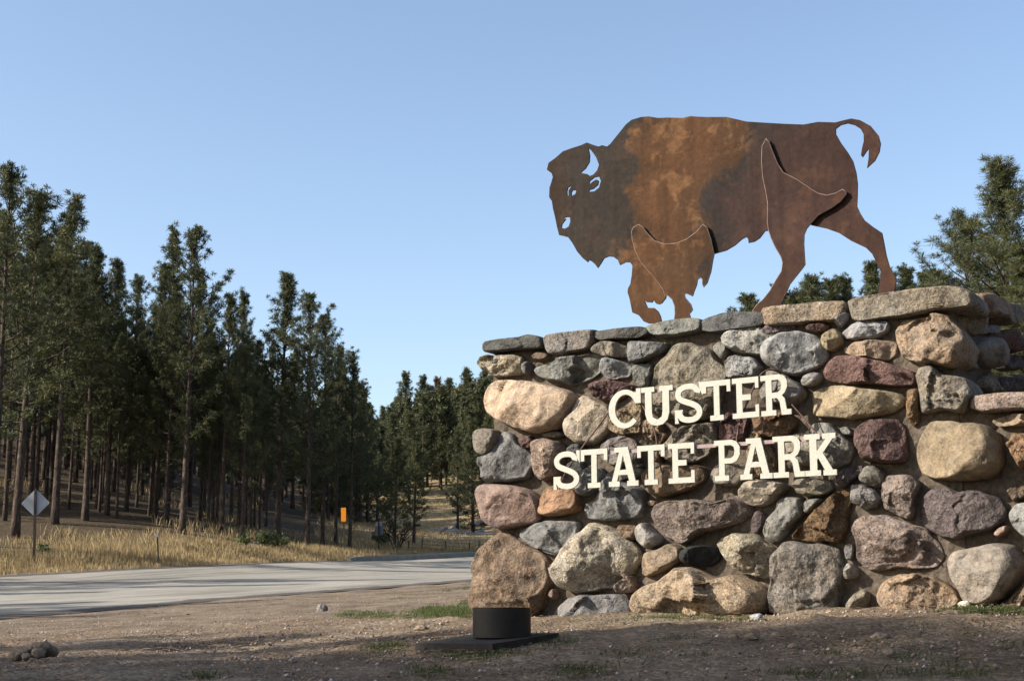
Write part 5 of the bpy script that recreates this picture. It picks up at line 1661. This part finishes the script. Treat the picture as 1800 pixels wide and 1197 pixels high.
spec = [(720, 1083, 120, 7, 150, .13), (790, 1076, 45, 8, 90, .15), (640, 1086, 50, 5, 40, .10), (795, 1037, 20, 3, 9, .08), (700, 1052, 14, 2, 6, .07), (822, 1032, 10, 5, 9, .10), (780, 1050, 30, 2, 6, .06), (820, 1060, 10, 5, 14, .13),
        (957, 1097, 12, 2, 5, .07), (1023, 1098, 17, 3, 9, .09), (1075, 1097, 37, 3, 16, .08), (1140, 1093, 35, 4, 22, .11), (1180, 1091, 17, 3, 9, .10), (1275, 1090, 37, 3, 18, .08), (1230, 1098, 37, 2, 6, .05),
        (1060, 1112, 75, 4, 8, .06), (1170, 1125, 50, 4, 6, .06), (1130, 1150, 62, 6, 7, .06), (1250, 1155, 50, 5, 4, .06),
        (955, 1130, 17, 3, 6, .14), (985, 1136, 22, 3, 4, .09), (655, 1141, 10, 3, 8, .09), (690, 1137, 12, 2, 7, .09), (680, 1147, 10, 2, 5, .07), (800, 1155, 16, 3, 7, .08), (855, 1160, 20, 4, 8, .07), (910, 1150, 20, 4, 7, .07), (760, 1185, 40, 6, 12, .08), (980, 1190, 75, 5, 8, .08), (1030, 1180, 50, 5, 8, .08),
        (1740, 1078, 75, 3, 40, .10), (1690, 1076, 25, 2, 12, .09), (1610, 1103, 17, 3, 4, .08), (1600, 1158, 20, 3, 4, .09), (1675, 1166, 17, 3, 4, .09), (1510, 1188, 25, 4, 6, .09), (1590, 1187, 37, 4, 7, .08), (1700, 1190, 75, 4, 8, .08), (1370, 1186, 22, 4, 5, .09), (1430, 1192, 25, 3, 4, .08), (1480, 1110, 25, 2, 3, .06), (1450, 1153, 20, 3, 3, .07), (1550, 1140, 20, 2, 3, .05), (1705, 1115, 20, 2, 3, .06), (1790, 1140, 25, 3, 3, .06),
        (80, 1190, 14, 4, 5, .06), (360, 1193, 10, 3, 5, .10)]
x, y, h = tufts(spec, 8)
o = blades('grass', x, y, h * .45, .004, M_GREEN, 9, 1.0)
o['label'] = 'short green grass tufts on the bare ground around the wall foot'

# needles and twig litter on the bare ground
n = 5200
px, D = rs.uniform(-60, 1860, n), 7.3 * (16 / 7.3) ** rs.uniform(0, 1, n)
x = (px - CX) * D / F; z = terr(x, D) + .012 + rs.uniform(0, .012, n)
a = rs.uniform(0, 6.28, n); L = rs.uniform(.02, .075, n); wv = rs.uniform(.0015, .004, n)
dv = np.c_[np.cos(a), np.sin(a), rs.uniform(-.12, .12, n)] * L[:, None]; pv = np.c_[-np.sin(a), np.cos(a), np.zeros(n)] * wv[:, None]
c3 = np.c_[x, D, z]
v = np.stack([c3 - dv - pv, c3 + dv - pv, c3 + dv + pv, c3 - dv + pv, c3 + np.array([0, 0, .004])], 1).reshape(-1, 3)
t5 = np.array([(0, 1, 4), (1, 2, 4), (2, 3, 4), (3, 0, 4)])
tag(obj('needle_litter', mesh_np('needle_litter', v, (t5[None] + (np.arange(n) * 5)[:, None, None]).reshape(-1, 3), [M_LITTER])), kind='stuff')

# fine gravel
def gravel(name, n, pxr, dr, sr, mat, seed):
    rs = np.random.RandomState(seed)
    px = rs.uniform(*pxr, n); D = dr[0] * (dr[1] / dr[0]) ** rs.uniform(0, 1, n)
    X = (px - CX) * D / F; Z = terr(X, D)
    k = side_of(RN, X, D) < .4
    X, D, Z = X[k], D[k], Z[k]; n = len(X)
    base = np.array([(1, 0, 0), (0, 1, 0), (-1, 0, 0), (0, -1, 0), (0, 0, .8), (0, 0, -.5)], float)
    sz = sr[0] + (sr[1] - sr[0]) * rs.uniform(0, 1, n) ** 4
    v = base[None] * (1 + rs.uniform(-.35, .35, (n, 6, 1))) * sz[:, None, None]
    a = rs.uniform(0, 6.28, n); c, s_ = np.cos(a), np.sin(a)
    vx = v[..., 0] * c[:, None] - v[..., 1] * s_[:, None]; vy = v[..., 0] * s_[:, None] + v[..., 1] * c[:, None]
    P = np.stack([vx + X[:, None], vy + D[:, None], v[..., 2] + Z[:, None] + sz[:, None] * .15 + .004], -1).reshape(-1, 3)
    t = np.array([(0, 1, 4), (1, 2, 4), (2, 3, 4), (3, 0, 4), (1, 0, 5), (2, 1, 5), (3, 2, 5), (0, 3, 5)])
    f = (t[None] + (np.arange(n) * 6)[:, None, None]).reshape(-1, 3)
    return tag(obj(name, mesh_np(name, P, f, [mat])), kind='stuff')


def gravel_mat():
    m, nt, b = new_mat('mixed_gravel')
    g = N(nt, 'ShaderNodeNewGeometry')
    c = ramp(nt, g.outputs['Random Per Island'], [(0.0, (.12, .09, .075)), (.35, (.20, .15, .12)), (.7, (.28, .205, .165)), (.92, (.34, .28, .24)), (1.0, (.48, .44, .40))])
    nt.links.new(c.outputs[0], b.inputs['Base Color'])
    return m


gravel('gravel', 22000, (-120, 1900), (7.2, 30), (.004, .017), gravel_mat(), 12)
